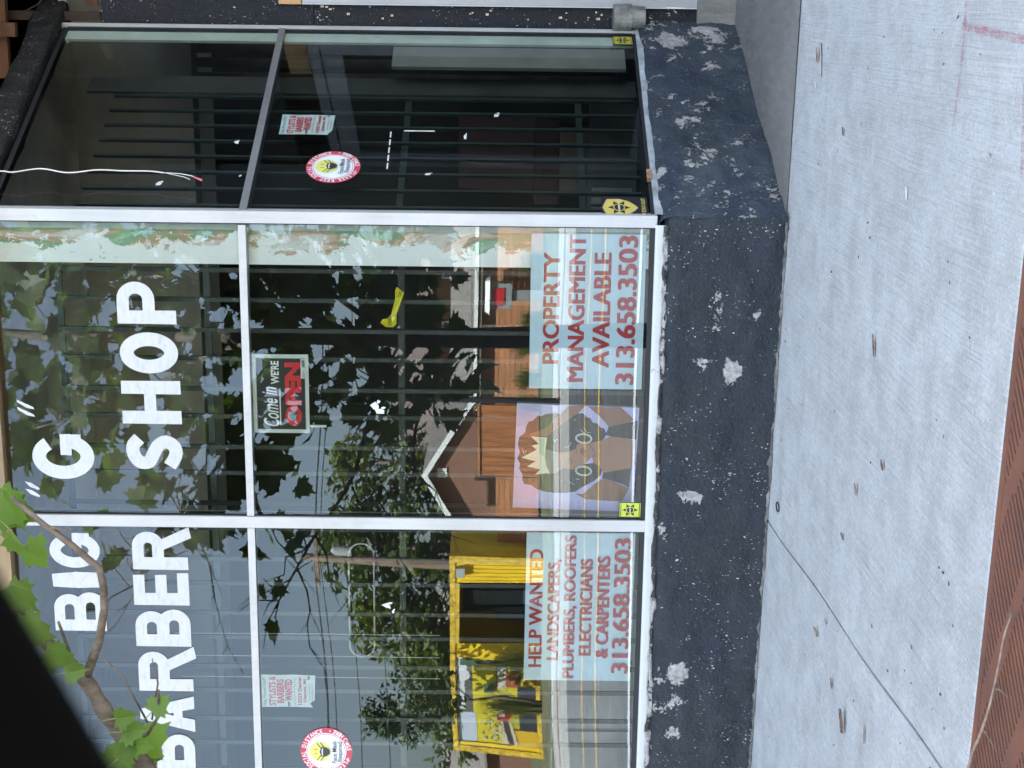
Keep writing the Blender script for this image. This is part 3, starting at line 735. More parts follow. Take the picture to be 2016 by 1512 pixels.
b = MB(); b.fbox(FF, X(.075), X(.105), -.028, -.026, z0-.066, z0-.001); b.build('hanging_strip', mk('white plastic', (.62, .66, .66), .4, .06), o)
# flyers
def flyer(F, a0, a1, z0, z1, d, torn, label):
    A = Art(F, d, .00035); W_, H_ = a1-a0, z1-z0; X = lambda u: a0+W_*u; Z = lambda v: z1-H_*v
    paper = (.56, .66, .66)
    pts = [(X(0), Z(1-.05*torn)), (X(.12*torn), Z(.9)), (X(.22), Z(.985)), (X(.5), Z(1-.01)), (X(.98), Z(1)), (X(1), Z(.6)), (X(.985), Z(.3)), (X(1), Z(0)), (X(.4), Z(.004)), (X(0), Z(0)), (X(.012), Z(.5))]
    A.poly(pts, paper); rd = (.50, .06, .08); gy = (.06, .10, .11)
    for row in (('Help Wanted ASAP!', .05, .90, .03, .11, gy, .0), ('STYLISTS &', .05, .95, .14, .27, rd, .035), ('BARBERS', .13, .86, .285, .42, rd, .045), ('WANTED', .20, .86, .435, .575, rd, .05), ('13223 Dexter', .08, .95, .675, .745, rd, .03), ('Detroit, MI.', .17, .90, .775, .84, rd, .03)):
        A.text(row[0], X(row[1]), X(row[2]), Z(row[4]), Z(row[3]), row[5], row[6])
    A.ribbon(smooth([(X(.06+.045*k), Z(.62+.022*math.sin(k*2.3)*(1 if k % 3 else .4))) for k in range(20)], 4), .0013, gy)
    for r in range(2): A.ribbon([(X(.20+.03*k), Z(.885+.05*r+.012*(k % 2))) for k in range(19)], .0014, (.32, .12, .14))
    for k in range(5): A.disc(X(.05+.03*k), Z(.50+.02*(k % 2)), .003, INK, 8)
    for k in range(4): A.disc(X(.87+.03*k), Z(.87+.025*(k % 2)), .003, INK, 8)
    return tag(A.done('flyer'), label, 'flyer', 'hiring flyers taped to the windows')
flyer(FF, -2.878, -2.732, 1.829, 2.052, -.012, 1, 'torn cornered STYLISTS & BARBERS WANTED flyer beside the round sticker on the front glass')
flyer(FR, .563, .708, 1.776, 1.994, -.006, 0, 'flat STYLISTS & BARBERS WANTED flyer on the slanted side window')
# round mask stickers
def mask_sticker(F, ca, cz, d, label):
    A = Art(F, d, .00035); R = .1075; pk = (.50, .045, .09); wt = (.70, .75, .80)
    A.disc(ca, cz, R, pk, 64); A.disc(ca, cz, R*.775, wt, 56); A.disc(ca, cz, R*.735, pk, 56); A.disc(ca, cz, R*.715, wt, 56)
    A.arc_text('PLEASE KEEP SOCIAL DISTANCE', ca, cz, R*.885, R*.165, 250, 8, (.75, .72, .74), .03)
    A.arc_text('STAND HERE', ca, cz, R*.885, R*.165, 255+18, 330+12, (.75, .72, .74), .03, True)
    for t in (-10, 252): A.disc(ca+R*.885*math.cos(rad(t)), cz+R*.885*math.sin(rad(t)), R*.03, wt, 10)
    fy = cz+R*.24
    A.disc(ca, fy, R*.42, (.62, .66, .30), 40); A.disc(ca, fy+R*.02, R*.36, (.68, .66, .16), 40)
    for q in (-1, 1):
        A.rect(ca+q*R*.09-R*.012, ca+q*R*.09+R*.012, fy+R*.10, fy+R*.22, INK)
        A.ribbon([(ca+q*R*.16, fy-R*.03), (ca+q*R*.36, fy+R*.12)], R*.03, INK); A.ribbon([(ca+q*R*.14, fy-R*.20), (ca+q*R*.38, fy-R*.02)], R*.03, INK)
    A.poly([(ca-R*.20, fy-R*.05), (ca, fy+R*.02), (ca+R*.20, fy-R*.05), (ca+R*.19, fy-R*.24), (ca+R*.08, fy-R*.38), (ca-R*.08, fy-R*.38), (ca-R*.19, fy-R*.24)], (.03, .03, .035))
    A.ribbon([(ca-R*.15, fy-R*.11), (ca-R*.05, fy-R*.07), (ca, fy-R*.10), (ca+R*.05, fy-R*.07), (ca+R*.15, fy-R*.11)], R*.035, wt)
    A.text('Face Mask', ca-R*.47, ca+R*.47, cz-R*.40, cz-R*.22, (.05, .06, .07), .008); A.text('Required', ca-R*.40, ca+R*.42, cz-R*.66, cz-R*.43, (.05, .06, .07), .008)
    return tag(A.done('round_sticker'), label, 'sticker', 'round face mask stickers')
mask_sticker(FF, -3.070, 1.787, .0015, 'round red rimmed Face Mask Required sticker on the front glass by the torn flyer')
mask_sticker(FR, .328, 1.751, .0015, 'round red rimmed Face Mask Required sticker on the slanted side window')
# yellow security stickers with a black star, and the gold shield
def star(A, ca, cz, rx, rz, c, n=6, inn=.52, rot=0):
    A.poly([(ca+rx*(1 if k % 2 == 0 else inn)*math.sin(rad(rot)+k*math.pi/n), cz+rz*(1 if k % 2 == 0 else inn)*math.cos(rad(rot)+k*math.pi/n)) for k in range(2*n)], c)
def badge(A, ca, cz, r, gold, rz=None):
    rz = rz or r; star(A, ca, cz, r, rz, (.02, .02, .012)); A.disc(ca, cz, r*.52, gold, 24, rz*.52); A.disc(ca, cz, r*.42, (.02, .02, .012), 24, rz*.42); A.rect(ca-r*.45, ca+r*.45, cz-rz*.09, cz+rz*.09, (.45, .45, .40))
def star_sticker(F, a0, a1, z0, z1, d, gold, label):
    A = Art(F, d, .0003); A.rect(a0, a1, z0, z1, (.012, .014, .010)); A.rect(a0+.0025, a1-.0025, z0+.0025, z1-.0025, gold)
    A.rect(a0+.004, a1-.004, z1-.009, z1-.0055, (.10, .11, .02)); A.rect(a0+.004, a1-.004, z0+.0055, z0+.009, (.10, .11, .02))
    badge(A, (a0+a1)/2, (z0+z1)/2, (a1-a0)*.45, gold, (z1-z0)*.36)
    return tag(A.done('star_sticker'), label, 'sticker', 'small yellow star stickers')
star_sticker(FF, -2.030, -1.967, .514, .602, .0015, (.52, .60, .06), 'small yellow sticker with a black star on the front glass below the painting')
star_sticker(FR, 1.284, 1.352, .513, .602, .0015, (.42, .42, .05), 'small yellow star sticker at the inner end of the side window')
A = Art(FR, .0015, .0003); a0, a1, z0, z1 = .026, .150, .522, .700; cx = .082
A.rect(a0, a1, z0, z1, (.010, .010, .014))
sh = [(cx-.060, z1-.022), (cx-.03, z1-.012), (cx, z1-.004), (cx+.03, z1-.012), (cx+.058, z1-.022), (cx+.060, z1-.07), (cx+.045, z1-.105), (cx+.022, z1-.128), (cx, z1-.142), (cx-.022, z1-.128), (cx-.045, z1-.105), (cx-.060, z1-.07)]
A.poly([(cx+(x-cx)*.93, z1-.07+(z-z1+.07)) for x, z in sh], (.45, .36, .25)); A.poly([(cx+(x-cx)*.86, z1-.07+(z-z1+.07)*.93) for x, z in sh], (.58, .47, .10))
badge(A, cx, z1-.068, .046, (.50, .44, .16), .044)
A.disc(a0+.012, z0+.016, .0085, (.40, .38, .22), 16); A.text('STAY-OUT', a0+.025, a1-.010, z0+.008, z0+.024, (.50, .44, .12), .03)
tag(A.done('shield_sticker'), 'black sticker with a gold shield and star in the corner of the side window', 'sticker')
# crumpled strip of yellow caution tape behind the glass
A = Art(lambda a, z, d: FF(a, z, d+.012*math.sin(a*60+z*25)), -.04, .001)
A.poly([(-1.112, 1.485), (-1.128, 1.491), (-1.164, 1.493), (-1.220, 1.507), (-1.236, 1.521), (-1.240, 1.541), (-1.254, 1.549), (-1.274, 1.529), (-1.276, 1.502), (-1.262, 1.488), (-1.219, 1.486), (-1.167, 1.466), (-1.136, 1.458)], (.70, .66, .03))
A.text('NOTICE C', -1.272, -1.226, 1.509, 1.519, INK, .01)
for k in range(2): A.ribbon([(-1.20, 1.491-.008*k), (-1.165, 1.484-.008*k), (-1.130, 1.473-.006*k)], .0014, INK)
tag(A.done('caution_tape'), 'crumpled yellow NOTICE tape stuck behind the front glass', 'tape')
# scraps of clear tape and label residue
b = MB(); random.seed(5)
def scrap(F, a, z, w, h, d, tilt=0):
    q = []
    for t in range(5):
        r = 1+random.uniform(-.45, .3); ang = tilt+t*2*math.pi/5; q.append(F(a+w*r*math.cos(ang), z+h*r*math.sin(ang), d))
    b.face(q)
SCR = [(FR, .55, 1.235, .018, .006, .002), (FR, .20, 2.42, .014, .016, .002), (FR, .26, 2.11, .006, .006, .002), (FR, .49, 2.155, .010, .010, .002), (FR, .285, 1.375, .008, .018, .002), (FR, .71, 1.11, .014, .014, .002), (FF, -1.585, 1.57, .02, .018, .0012), (FF, -1.60, 1.55, .012, .02, .0014), (FF, -2.42, 1.53, .012, .02, .0012), (FF, -2.445, 1.505, .01, .008, .0014)]
for F, *q in SCR:
    b = MB(); scrap(F, *q); scrap(F, q[0]+q[2], q[1]-q[3]*.6, q[2]*.5, q[3]*.5, q[4]+.0004)
    tag(b.build('tape_scrap', mk('paper residue', (.62, .64, .64), .5, .1, 30)), 'small white scrap of paper or tape left on the window glass', 'scrap', 'tape scraps on the glass')
b = MB(); b.fbox(FR, .585, .592, .001, .0018, 1.36, 1.485)
for k in range(5): b.fbox(FR, .32+.055*k, .36+.055*k, .001, .0019, 1.535, 1.541)
tag(b.build('tape_scrap', mk('paper residue', (.62, .64, .64), .5, .1, 30)), 'thin broken line of white tape residue across the side window', 'scrap')

# painting of a woman with a crown, leaning inside the front window
PA = Art(lambda a, z, d: Vector((-1.597+.0, .075+.09*(.5-z)*0-d, .527)) + Vector((-a, 0, z)), 0, .0004)
def pp(pts): return [((Y-150-(1765-X)*.045)/6.72/508, (1765-X)/6.72/508) for X, Y in pts]
LAV = (.50, .49, .80); HAIR = (.016, .014, .014); BR = (.26, .115, .060); BR2 = (.34, .17, .095); DK = (.018, .016, .017); CR = (.78, .78, .58); RING = (.50, .56, .50)
PA.d = .0; PW = .436
PA.poly([(0, 0), (PW, 0), (PW, .487), (0, .487)], LAV)
PA.poly(pp([(105, 300), (300, 230), (520, 240), (640, 300), (500, 400), (260, 470), (120, 560)]), (.46, .46, .70))
PA.poly(pp([(110, 1200), (240, 1350), (520, 1440), (300, 1580), (100, 1560)]), (.52, .42, .66))
PA.poly(pp([(140, 800), (150, 700), (230, 630), (240, 540), (270, 470), (330, 450), (390, 375), (440, 378), (500, 345), (560, 330), (640, 320), (700, 335), (760, 400), (930, 300), (1000, 290), (1060, 340), (1110, 350), (1140, 410), (1210, 420), (1250, 470), (1300, 480), (1340, 550), (1310, 620), (1250, 670), (1100, 700), (1050, 1010), (1180, 980), (1280, 1020), (1310, 1080), (1290, 1150), (1200, 1240), (1110, 1300), (1030, 1350), (960, 1410), (830, 1440), (700, 1450), (560, 1450), (420, 1420), (350, 1370), (250, 1360), (220, 1300), (220, 1230), (170, 1150), (180, 1080), (140, 1000), (170, 920)]), HAIR)
PA.poly(pp([(1030, 182), (800, 205), (700, 330), (600, 420), (500, 545), (290, 640), (310, 665), (520, 660), (740, 450), (930, 300)]), BR)
PA.poly(pp([(1070, 190), (1510, 165), (1620, 250), (1700, 320), (1660, 355), (1360, 445), (1250, 330)]), BR)
PA.poly(pp([(1310, 1200), (1400, 1200), (1690, 1300), (1600, 1500), (1100, 1510), (960, 1440), (1060, 1440), (1200, 1290)]), BR)
PA.poly(pp([(1360, 447), (1660, 357), (1750, 330), (1745, 600), (1400, 580), (1330, 570)]), DK)
PA.poly(pp([(1320, 1100), (1705, 1005), (1690, 1290), (1600, 1250), (1400, 1200), (1310, 1190)]), DK)
PA.poly(pp([(1280, 650), (1400, 580), (1720, 605), (1712, 1005), (1330, 1105), (1250, 1000), (1180, 980), (1150, 860), (1100, 700)]), BR2)
PA.poly(pp([(700, 870), (850, 840), (930, 790), (940, 740), (1040, 680), (1100, 710), (1180, 830), (1160, 890), (1050, 1010), (900, 1100), (800, 1080), (700, 1000)]), (.38, .19, .105))
PA.poly(pp([(515, 830), (700, 870), (720, 1000), (790, 1080), (640, 1170), (560, 1190), (520, 1000)]), (.26, .245, .215))
PA.poly(pp([(310, 670), (420, 770), (325, 800), (395, 855), (190, 985), (390, 1015), (275, 1105), (460, 1130), (390, 1210), (590, 1170), (540, 1080), (515, 950), (515, 850), (530, 670)]), CR)
PA.poly(pp([(420, 690), (500, 680), (500, 850), (505, 950), (440, 900)]), (.50, .58, .42))
for cx, cy, a, bb in ((1030, 640, 105, 62), (1050, 1100, 105, 62)):
    PA.ribbon(pp([(cx+a*math.cos(2*math.pi*k/24), cy+bb*math.sin(2*math.pi*k/24)) for k in range(24)]), .0075, RING, True)
PA.poly(pp([(1000, 790), (1030, 772), (1080, 812), (1040, 882), (1000, 852), (985, 820)]), (.20, .055, .045))
for q in ([(830, 930), (850, 970), (840, 1020)], [(860, 930), (885, 965), (880, 1010)], [(930, 800), (945, 830), (930, 860)], [(1165, 890), (1185, 830), (1100, 710)]): PA.ribbon(smooth(pp(q), 4), .0016, HAIR)
for q in ([(980, 510), (1010, 545), (1050, 560)], [(1030, 490), (1050, 530), (1090, 550), (1120, 540)], [(620, 680), (640, 720), (660, 680), (690, 695)], [(770, 775), (830, 770), (860, 700)], [(650, 1160), (690, 1150), (700, 1080)], [(200, 850), (235, 930), (255, 870), (205, 900)], [(880, 370), (910, 390)], [(740, 1250), (770, 1280)], [(860, 1270), (940, 1300)], [(950, 1215), (1000, 1220)]): PA.ribbon(smooth(pp(q), 4), .0022, (.55, .56, .54))
PA.fbox(lambda a, z, d: Vector((-1.597-a, .075-d, .527+z)), .0005, PW-.0005, -.022, -.0012, .0005, .4865, PA.mi((.55, .53, .56)))
pt = PA.done('painting'); tag(pt, 'unframed painting of a dark haired woman with a pale crown, leaning inside the window', 'painting')
pt.data.transform(Matrix.Translation((-1.597, .075, .527)) @ Matrix.Rotation(rad(1.6), 4, 'Y') @ Matrix.Translation((1.597, -.075, -.527)))

# things seen dimly in the room
b = MB(); b.box(-3.9, -2.25, .55, .95, .45, .80); cab = empty('low_cabinet', (-3, .75, .44), 'low grey cabinet behind the security bars at the left end of the window', 'cabinet')
b.build('body', mk('grey laminate', (.30, .31, .32), .5, .1, 4), cab)
b = MB(); b.box(-3.92, -2.23, .53, .97, .802, .835); b.build('top', mk('grey laminate', (.30, .31, .32), .5, .1, 4), cab)
b = MB()
for k in range(5): b.box(-3.88+.33*k, -3.57+.33*k, .528, .546, .48, .77)
b.build('door', mk('light grey front', (.36, .37, .38), .5, .1, 4), cab)
rd_ = empty('radiator', (-.8, 1.45, .44), 'grey ribbed radiator low behind the side window', 'radiator')
b = MB()
for k in range(15): b.box(-1.15+.045*k, -1.122+.045*k, 1.4+.012*k, 1.46+.012*k, .47, .66)
b.build('fin', mk('radiator grey', (.26, .27, .27), .5, .1, 8), rd_)
b = MB(); b.box(-1.18, -.44, 1.47, 1.50, .45, .68); b.build('body', mk('radiator shade', (.10, .10, .10), .6, .1, 8), rd_)
ch = empty('barber_chair', (-.85, 2.1, .44), 'dark red padded chair with tan base in the dim room', 'chair')
b = MB(); b.box(-1.05, -.62, 2.0, 2.35, .80, .92); b.build('seat', mk('dark red vinyl', (.05, .011, .014), .45, .15, 6), ch)
b = MB(); b.hexa([(-1.04, 2.3, .9), (-.63, 2.3, .9), (-.63, 2.4, .9), (-1.04, 2.4, .9), (-1.02, 2.42, 1.32), (-.65, 2.42, 1.32), (-.65, 2.5, 1.32), (-1.02, 2.5, 1.32)]); b.build('backrest', mk('dark red vinyl', (.05, .011, .014), .45, .15, 6), ch)
b = MB(); b.box(-1.0, -.66, 2.0, 2.3, .60, .797); b.tube([(-.83, 2.15, .44), (-.83, 2.15, .60)], [.2, .09], 16); b.build('base', mk('tan base', (.20, .17, .13), .6, .15, 6), ch)
# white wire loop and blind cords behind the left pane
b = MB(); P = []
for k in range(48):
    t = 2*math.pi*k/48; sx = (.20 if math.cos(t) > 0 else -.20); P.append((-2.465+sx+.052*math.cos(t), .16, 1.648+.052*math.sin(t)))
b.tube(P+[P[0]], .0035, 6); tag(b.build('wire_loop', mk('white enamelled wire', (.55, .57, .56), .4, .05)), 'long white oval wire loop hanging behind the left pane', 'wire loop')
for k, (x, zt) in enumerate(((-2.60, 2.42), (-2.70, 2.42), (-2.795, 2.40))):
    b = MB(); b.tube([(x, .12, 1.32), (x+.002, .12, 1.8), (x, .12, zt)], .0016, 5)
    tag(b.build('blind_cord', mk('pale cord', (.5, .52, .5), .6, .05)), 'thin pale blind cord hanging straight behind the left pane', 'cord', 'blind cords')
# white cable hanging outside the side window from the broken eave
b = MB(); q = [(-.75, .12, 3.45), (-.73, .14, 3.2), (-.710, .16, 3.03), (-.712, .15, 2.97), (-.700, .175, 2.87), (-.712, .155, 2.76), (-.702, .175, 2.65), (-.704, .168, 2.55), (-.704, .170, 2.45), (-.708, .156, 2.39)]
q = [(a+.012, c-.012, z) for a, c, z in q]
b.tube(smooth(q, 5), .0028, 7); cbl = tag(b.build('hanging_cable', mk('white cable', (.72, .70, .68), .5, .05)), 'white cable dangling from the broken eave in front of the side window', 'cable')
b = MB(); b.tube(smooth([(-.696, .144, 2.39), (-.698, .14, 2.33), (-.705, .128, 2.28), (-.712, .12, 2.262)], 4), .0018, 6); b.tube([(-.696, .144, 2.385), (-.71, .132, 2.31), (-.718, .12, 2.285)], .0014, 6); b.build('wire', mk('white cable', (.72, .70, .68), .5, .05), cbl)
b = MB(); b.tube([(-.708, .123, 2.272), (-.716, .113, 2.246), (-.719, .109, 2.236)], [.003, .005, .0055], 8); b.build('wire_nut', mk('faded red plastic', (.55, .13, .14), .5, .05), cbl)
# small wood chip on the ledge of the side window
b = MB(); b.fbox(FR, .24, .30, .012, .03, SZ-.004, SZ+.016); tag(b.build('wood_chip', mk('dry bark chip', (.33, .19, .11), .8, .3, 60)), 'brown chip of wood lying on the ledge of the side window', 'wood chip')

# ================================================================== STREET FURNITURE AND LITTER IN FRONT
# rusted iron tree grate with real slots, cut on the diagonal
gr = empty('tree_grate', (-1.4, -3.1, -.06), 'rust brown iron tree grate with diagonal slots set in the pavement', 'tree grate')
b = MB(); GX0, GX1, GY0, GY1 = -3.58, .88, -3.70, GRATE_Y-.006
q2 = math.sqrt(.5)
def g3(s, t, dz=0):                                # s along the slots, t across them
    x = (s+t)*q2-1.3; y = (s-t)*q2-2.6
    return Vector((x, y, GZ(x, y)-.004+dz))
def clip_strip(t0, t1, segs):
    for s0, s1 in segs:
        c = [g3(s0, t0), g3(s1, t0), g3(s1, t1), g3(s0, t1)]
        poly = [(p.x, p.y) for p in c]
        for ax, lim, sg in ((0, GX0, 1), (0, GX1, -1), (1, GY0, 1), (1, GY1, -1)):
            out = []
            for i in range(len(poly)):
                A, B = poly[i], poly[(i+1) % len(poly)]; da, db = (A[ax]-lim)*sg, (B[ax]-lim)*sg
                if da >= 0: out.append(A)
                if da*db < 0: k = da/(da-db); out.append((A[0]+(B[0]-A[0])*k, A[1]+(B[1]-A[1])*k))
            poly = out
            if not poly: break
        if len(poly) > 2:
            top = [Vector((x, y, GZ(x, y)-.004)) for x, y in poly]
            b.face(top); low = [p-Vector((0, 0, .004)) for p in top]
            for i in range(len(top)): b.face([top[i], low[i], low[(i+1) % len(top)], top[(i+1) % len(top)]])
PT, SL = .0205, .0082
for i in range(-60, 110):
    t = i*PT; x0 = -2.6; 
    if i < -60: continue
    clip_strip(t+SL, t+PT, [(-2.6, 2.6)])
    segs = []; s = -2.6
    per = .212; off = (i*.0075) % per
    a = -2.6+off
    if 1:
        while a < 2.6:
            L = .165 if (i//9) % 2 == 0 else .150
            segs.append((s, a)); s = a+L; a = a+per
        segs.append((s, 2.6))
    clip_strip(t, t+SL, [g for g in segs if g[1] > g[0]])
b.build('plate', M_rust, gr)
b = MB(); b.face([(GX0, GY0, -.16), (GX1, GY0, -.16), (GX1, GY1, -.16), (GX0, GY1, -.16)]); b.build('soil_pit', mk('dark pit soil', (.012, .010, .009), .95, .2, 20), gr)
# frame edge of the grate next to the slab
b = MB()
for k in range(40):
    x0 = GX0+(GX1-GX0)*k/40; x1 = GX0+(GX1-GX0)*(k+1)/40
    b.hexa([(x0, GY1-.028, GZ(x0, GY1)-.06), (x1, GY1-.028, GZ(x1, GY1)-.06), (x1, GY1, GZ(x1, GY1)-.06), (x0, GY1, GZ(x0, GY1)-.06), (x0, GY1-.028, GZ(x0, GY1)-.0025), (x1, GY1-.028, GZ(x1, GY1)-.0025), (x1, GY1, GZ(x1, GY1)-.0025), (x0, GY1, GZ(x0, GY1)-.0025)])
b.build('rim', M_rust, gr)

def on_ground(x, y, dz=0): return Vector((x, y, GZ(x, y)+dz))
# long bare twig lying on the grate
b = MB(); random.seed(2)
pts = smooth([(-1.305, -2.700), (-1.36, -2.685), (-1.43, -2.683), (-1.505, -2.672), (-1.56, -2.655), (-1.63, -2.62), (-1.70, -2.575), (-1.80, -2.53)], 4)
n = len(pts); b.tube([on_ground(x, y, .006+.012*math.sin(i/n*3.1)) for i, (x, y) in enumerate(pts)], [.0022+.0018*i/n for i in range(n)], 7)
b.tube([on_ground(-1.49, -2.674, .014), on_ground(-1.482, -2.70, .012), on_ground(-1.487, -2.722, .004)], [.0016, .0012, .0007], 5)
b.tube([on_ground(-1.615, -2.628, .012), on_ground(-1.612, -2.66, .016), on_ground(-1.630, -2.705, .005)], [.0014, .001, .0006], 5)
b.tube([on_ground(-1.305, -2.70, .006), on_ground(-1.30, -2.699, .006)], [.0042, .003], 6)
tag(b.build('fallen_twig', mk('pale dry twig', (.30, .22, .17), .8, .25, 40)), 'long bare grey twig lying across the rusted grate', 'twig')

# dry leaf scraps and bark chips on the slab
M_dry = [mk('dry leaf tan', (.30, .19, .125), .8, .25, 60), mk('dry leaf red brown', (.19, .105, .075), .8, .3, 60), mk('dry leaf dark', (.07, .052, .04), .85, .3, 60), mk('pale paper bit', (.75, .77, .78), .6, .05)]
def litter(name, x, y, L, Wd, ang, mi, label, cat, group=None, curl=.25):
    L *= .9; Wd *= .95
    b = MB(); d = Vector((math.cos(ang), math.sin(ang))); e = Vector((-d.y, d.x)); nn = 8; row = []
    for i in range(nn+1):
        t = i/nn; w = Wd*(math.sin(math.pi*min(1, .12+t*.86))**.7)*(1+.35*noise.noise(Vector((x*9+t*5, y*9, L*40))))
        c = Vector((x, y))+d*L*(t-.5); h = .0015+curl*Wd*(.5+.9*t*t)
        row.append([(c+e*w*.5*s_, h+abs(s_)*curl*Wd*.5) for s_ in (-1, 0, 1)])
    for i in range(nn):
        for j in (0, 1):
            q = [row[i][j], row[i][j+1], row[i+1][j+1], row[i+1][j]]
            b.face([on_ground(p.x, p.y, h) for p, h in q])
    o = b.build(name, M_dry[mi], None, True)
    so = o.modifiers.new('thickness', 'SOLIDIFY'); so.thickness = .0012
    return tag(o, label, cat, group)
litter('dry_leaf', -2.088, -.984, .052, .020, 1.2, 0, 'flat tan leaf scrap on the slab near the front wall, by the joint', 'leaf')
litter('dry_leaf', -2.200, -1.420, .085, .040, .25, 1, 'largest curled red brown leaf at the left end of the slab', 'leaf')
litter('dry_leaf', -2.125, -1.655, .065, .010, .1, 0, 'narrow tan stalk beside the large curled leaf', 'stalk')
litter('dry_leaf', -.998, -1.403, .075, .017, .32, 1, 'long rough brown bark flake in the middle of the slab', 'bark flake')
litter('dry_leaf', -1.305, -1.600, .036, .018, .5, 1, 'small twisted brown leaf next to a dark pebble', 'leaf')
litter('dry_leaf', -1.465, -1.335, .042, .017, .4, 0, 'pointed tan leaf scrap left of the twisted brown leaf', 'leaf')
litter('dry_leaf', -.201, -.368, .056, .024, .2, 0, 'tan leaf scrap on the slab in front of the entrance', 'leaf')
litter('dry_leaf', -.423, -.819, .032, .014, .3, 2, 'small dark curled leaf between the entrance and the bark flake', 'leaf')
litter('dry_leaf', -2.158, -1.237, .038, .015, .3, 1, 'small brown leaf left of the slab joint', 'leaf')
litter('dry_leaf', -1.66, -1.22, .034, .014, 1.1, 1, 'thin brown leaf right of the slab joint', 'leaf')
litter('paper_bit', -.301, -.351, .034, .007, .6, 3, 'white sliver of paper in front of the dark entrance slab', 'paper')
litter('paper_bit', -.523, -1.601, .040, .012, .2, 3, 'white torn paper bit on the right part of the slab', 'paper')
litter('dry_leaf', -2.0, -1.10, .026, .014, .8, 0, 'pale folded leaf bit close to the slab joint', 'leaf')
b = MB(); b.tube([on_ground(-.16, -.40, .004), on_ground(-.20, -.425, .004), on_ground(-.27, -.44, .003)], [.002, .0018, .0014], 6)
tag(b.build('twig', M_dry[2]), 'short straight grey twig beside the tan leaf near the entrance', 'twig')
b = MB(); k = 18
P = [on_ground(-1.905+.017*math.cos(2*math.pi*i/k), -.22+.028*math.sin(2*math.pi*i/k), .003) for i in range(k+1)]
b.tube(P, .0026, 6); tag(b.build('rubber_ring', mk('black rubber', (.015, .015, .016), .6, .05)), 'small black rubber ring on the slab close to the wall', 'ring')
random.seed(21)
for i in range(60):
    y = random.uniform(-2.4, -.06); xl = -.543*(y+5.82)-.05; x = random.uniform(xl, .02)
    if FR(0, 0).x < x and y > -.06: continue
    L = random.uniform(.005, .014)
    litter('crumb', x, y, L, L*random.uniform(.3, .6), random.uniform(0, 3.1), random.choice((2, 2, 1, 0)), 'tiny dark crumb of leaf or grit on the pavement', 'crumb', 'leaf crumbs on the pavement')
# moss and grit in the corner between slab, wall and entrance
b = MB(); random.seed(9)
for i in range(150):
    x = random.gauss(-.835, .02); y = random.gauss(-.035, .018); r = random.uniform(.002, .006); z = GZ(x, y)+r*.5
    q = [(x+r*math.cos(a)*random.uniform(.6, 1.3), y+r*math.sin(a)*random.uniform(.6, 1.3), z+random.uniform(0, r)) for a in (0, 1.2, 2.5, 3.8, 5.1)]
    b.face(q)
tag(b.build('moss', mk('dark moss', (.05, .055, .03), .95, .4, 60)), 'dark moss and grit in the joint at the foot of the corner', 'moss', None, 'stuff')

# ================================================================== THE YOUNG STREET TREE
def leaf_shape(sz, rng):
    """broad lobed leaf, folded along the midrib; y along the blade"""
    half = [(0, 0), (.16, -.05), (.40, -.10), (.34, .08), (.62, .20), (.47, .30), (.56, .46), (.36, .48), (.30, .62), (.26, .80), (.10, .82), (0, 1.08)]
    fold = rng.uniform(-.15, .65); droop = rng.uniform(.05, .5); V = []; Fc = []
    for x, y in half: V.append(Vector((x*sz*.95, y*sz*.9, fold*abs(x)*sz*.6-droop*sz*y*y*.5)))
    m = len(half)
    for x, y in half[1:-1]: V.append(Vector((-x*sz*.95, y*sz*.9, fold*abs(x)*sz*.6-droop*sz*y*y*.5)))
    mids = []
    for y in (.3, .6): mids.append(len(V)); V.append(Vector((0, y*sz*.9, -droop*sz*y*y*.5)))
    R = lambda i: i
    Lf = lambda i: 0 if i == 0 else (m-1 if i == m-1 else m+i-1)
    for f in (R, Lf):
        a = [f(0), f(1), f(2), f(3), mids[0]]; b_ = [mids[0], f(3), f(4), f(5), f(6), f(7), mids[1]]; c = [mids[1], f(7), f(8), f(9), f(10), f(11)]
        for q in (a, b_, c): Fc.append(tuple(q if f is R else q[::-1]))
    return V, Fc
def put_leaf(mb, p, d, up, sz, rng, mi=0, veins=False):
    V, Fc = leaf_shape(sz, rng); d = d.normalized(); a = d.cross(up)
    if a.length < .05: a = d.cross(Vector((1, 0, 0)))
    a.normalize(); u = a.cross(d); k = len(mb.v)
    for v in V: mb.v.append(p+a*v.x+d*v.y+u*v.z)
    for f in Fc: mb.f.append(tuple(k+i for i in f)); mb.m.append(mi)
    if veins:                                     # raised midrib and side veins, and the stalk
        def q(i, t=1.0): w = V[i]*t; return p+a*w.x+d*w.y+u*(w.z+.0012)
        for A, B, w in ((p, q(11), .010), (q(12, .8), q(8), .006), (q(12, .8), q(18), .006), (q(12, .35), q(4), .006), (q(12, .35), q(14), .006)):
            if (B-A).length < 1e-4: continue
            sd_ = (B-A).cross(u).normalized()*w*sz*.9; mb.face([A-sd_, A+sd_, B+sd_*.2, B-sd_*.2], 2)
        mb.tube([p, p-d*sz*.3+u*sz*.08, p-d*sz*.55+u*sz*.2], [.0013, .001, .001], 4, 2, False)
tr = empty('street_tree', (-2.01, -3.2, -.07), 'young broad leaved street tree with limb and leaves hanging into the upper left corner', 'tree')
rng = random.Random(4)
bk = MB(); lf = MB()
bk.tube(smooth([(-2.0, -3.2, -.16), (-2.0, -3.2, .5), (-2.015, -3.2, 1.3), (-2.02, -3.2, 2.1), (-2.03, -3.19, 2.8), (-2.05, -3.22, 3.6), (-2.0, -3.25, 4.5)], 4), [.085-.0026*i for i in range(25)], 12)
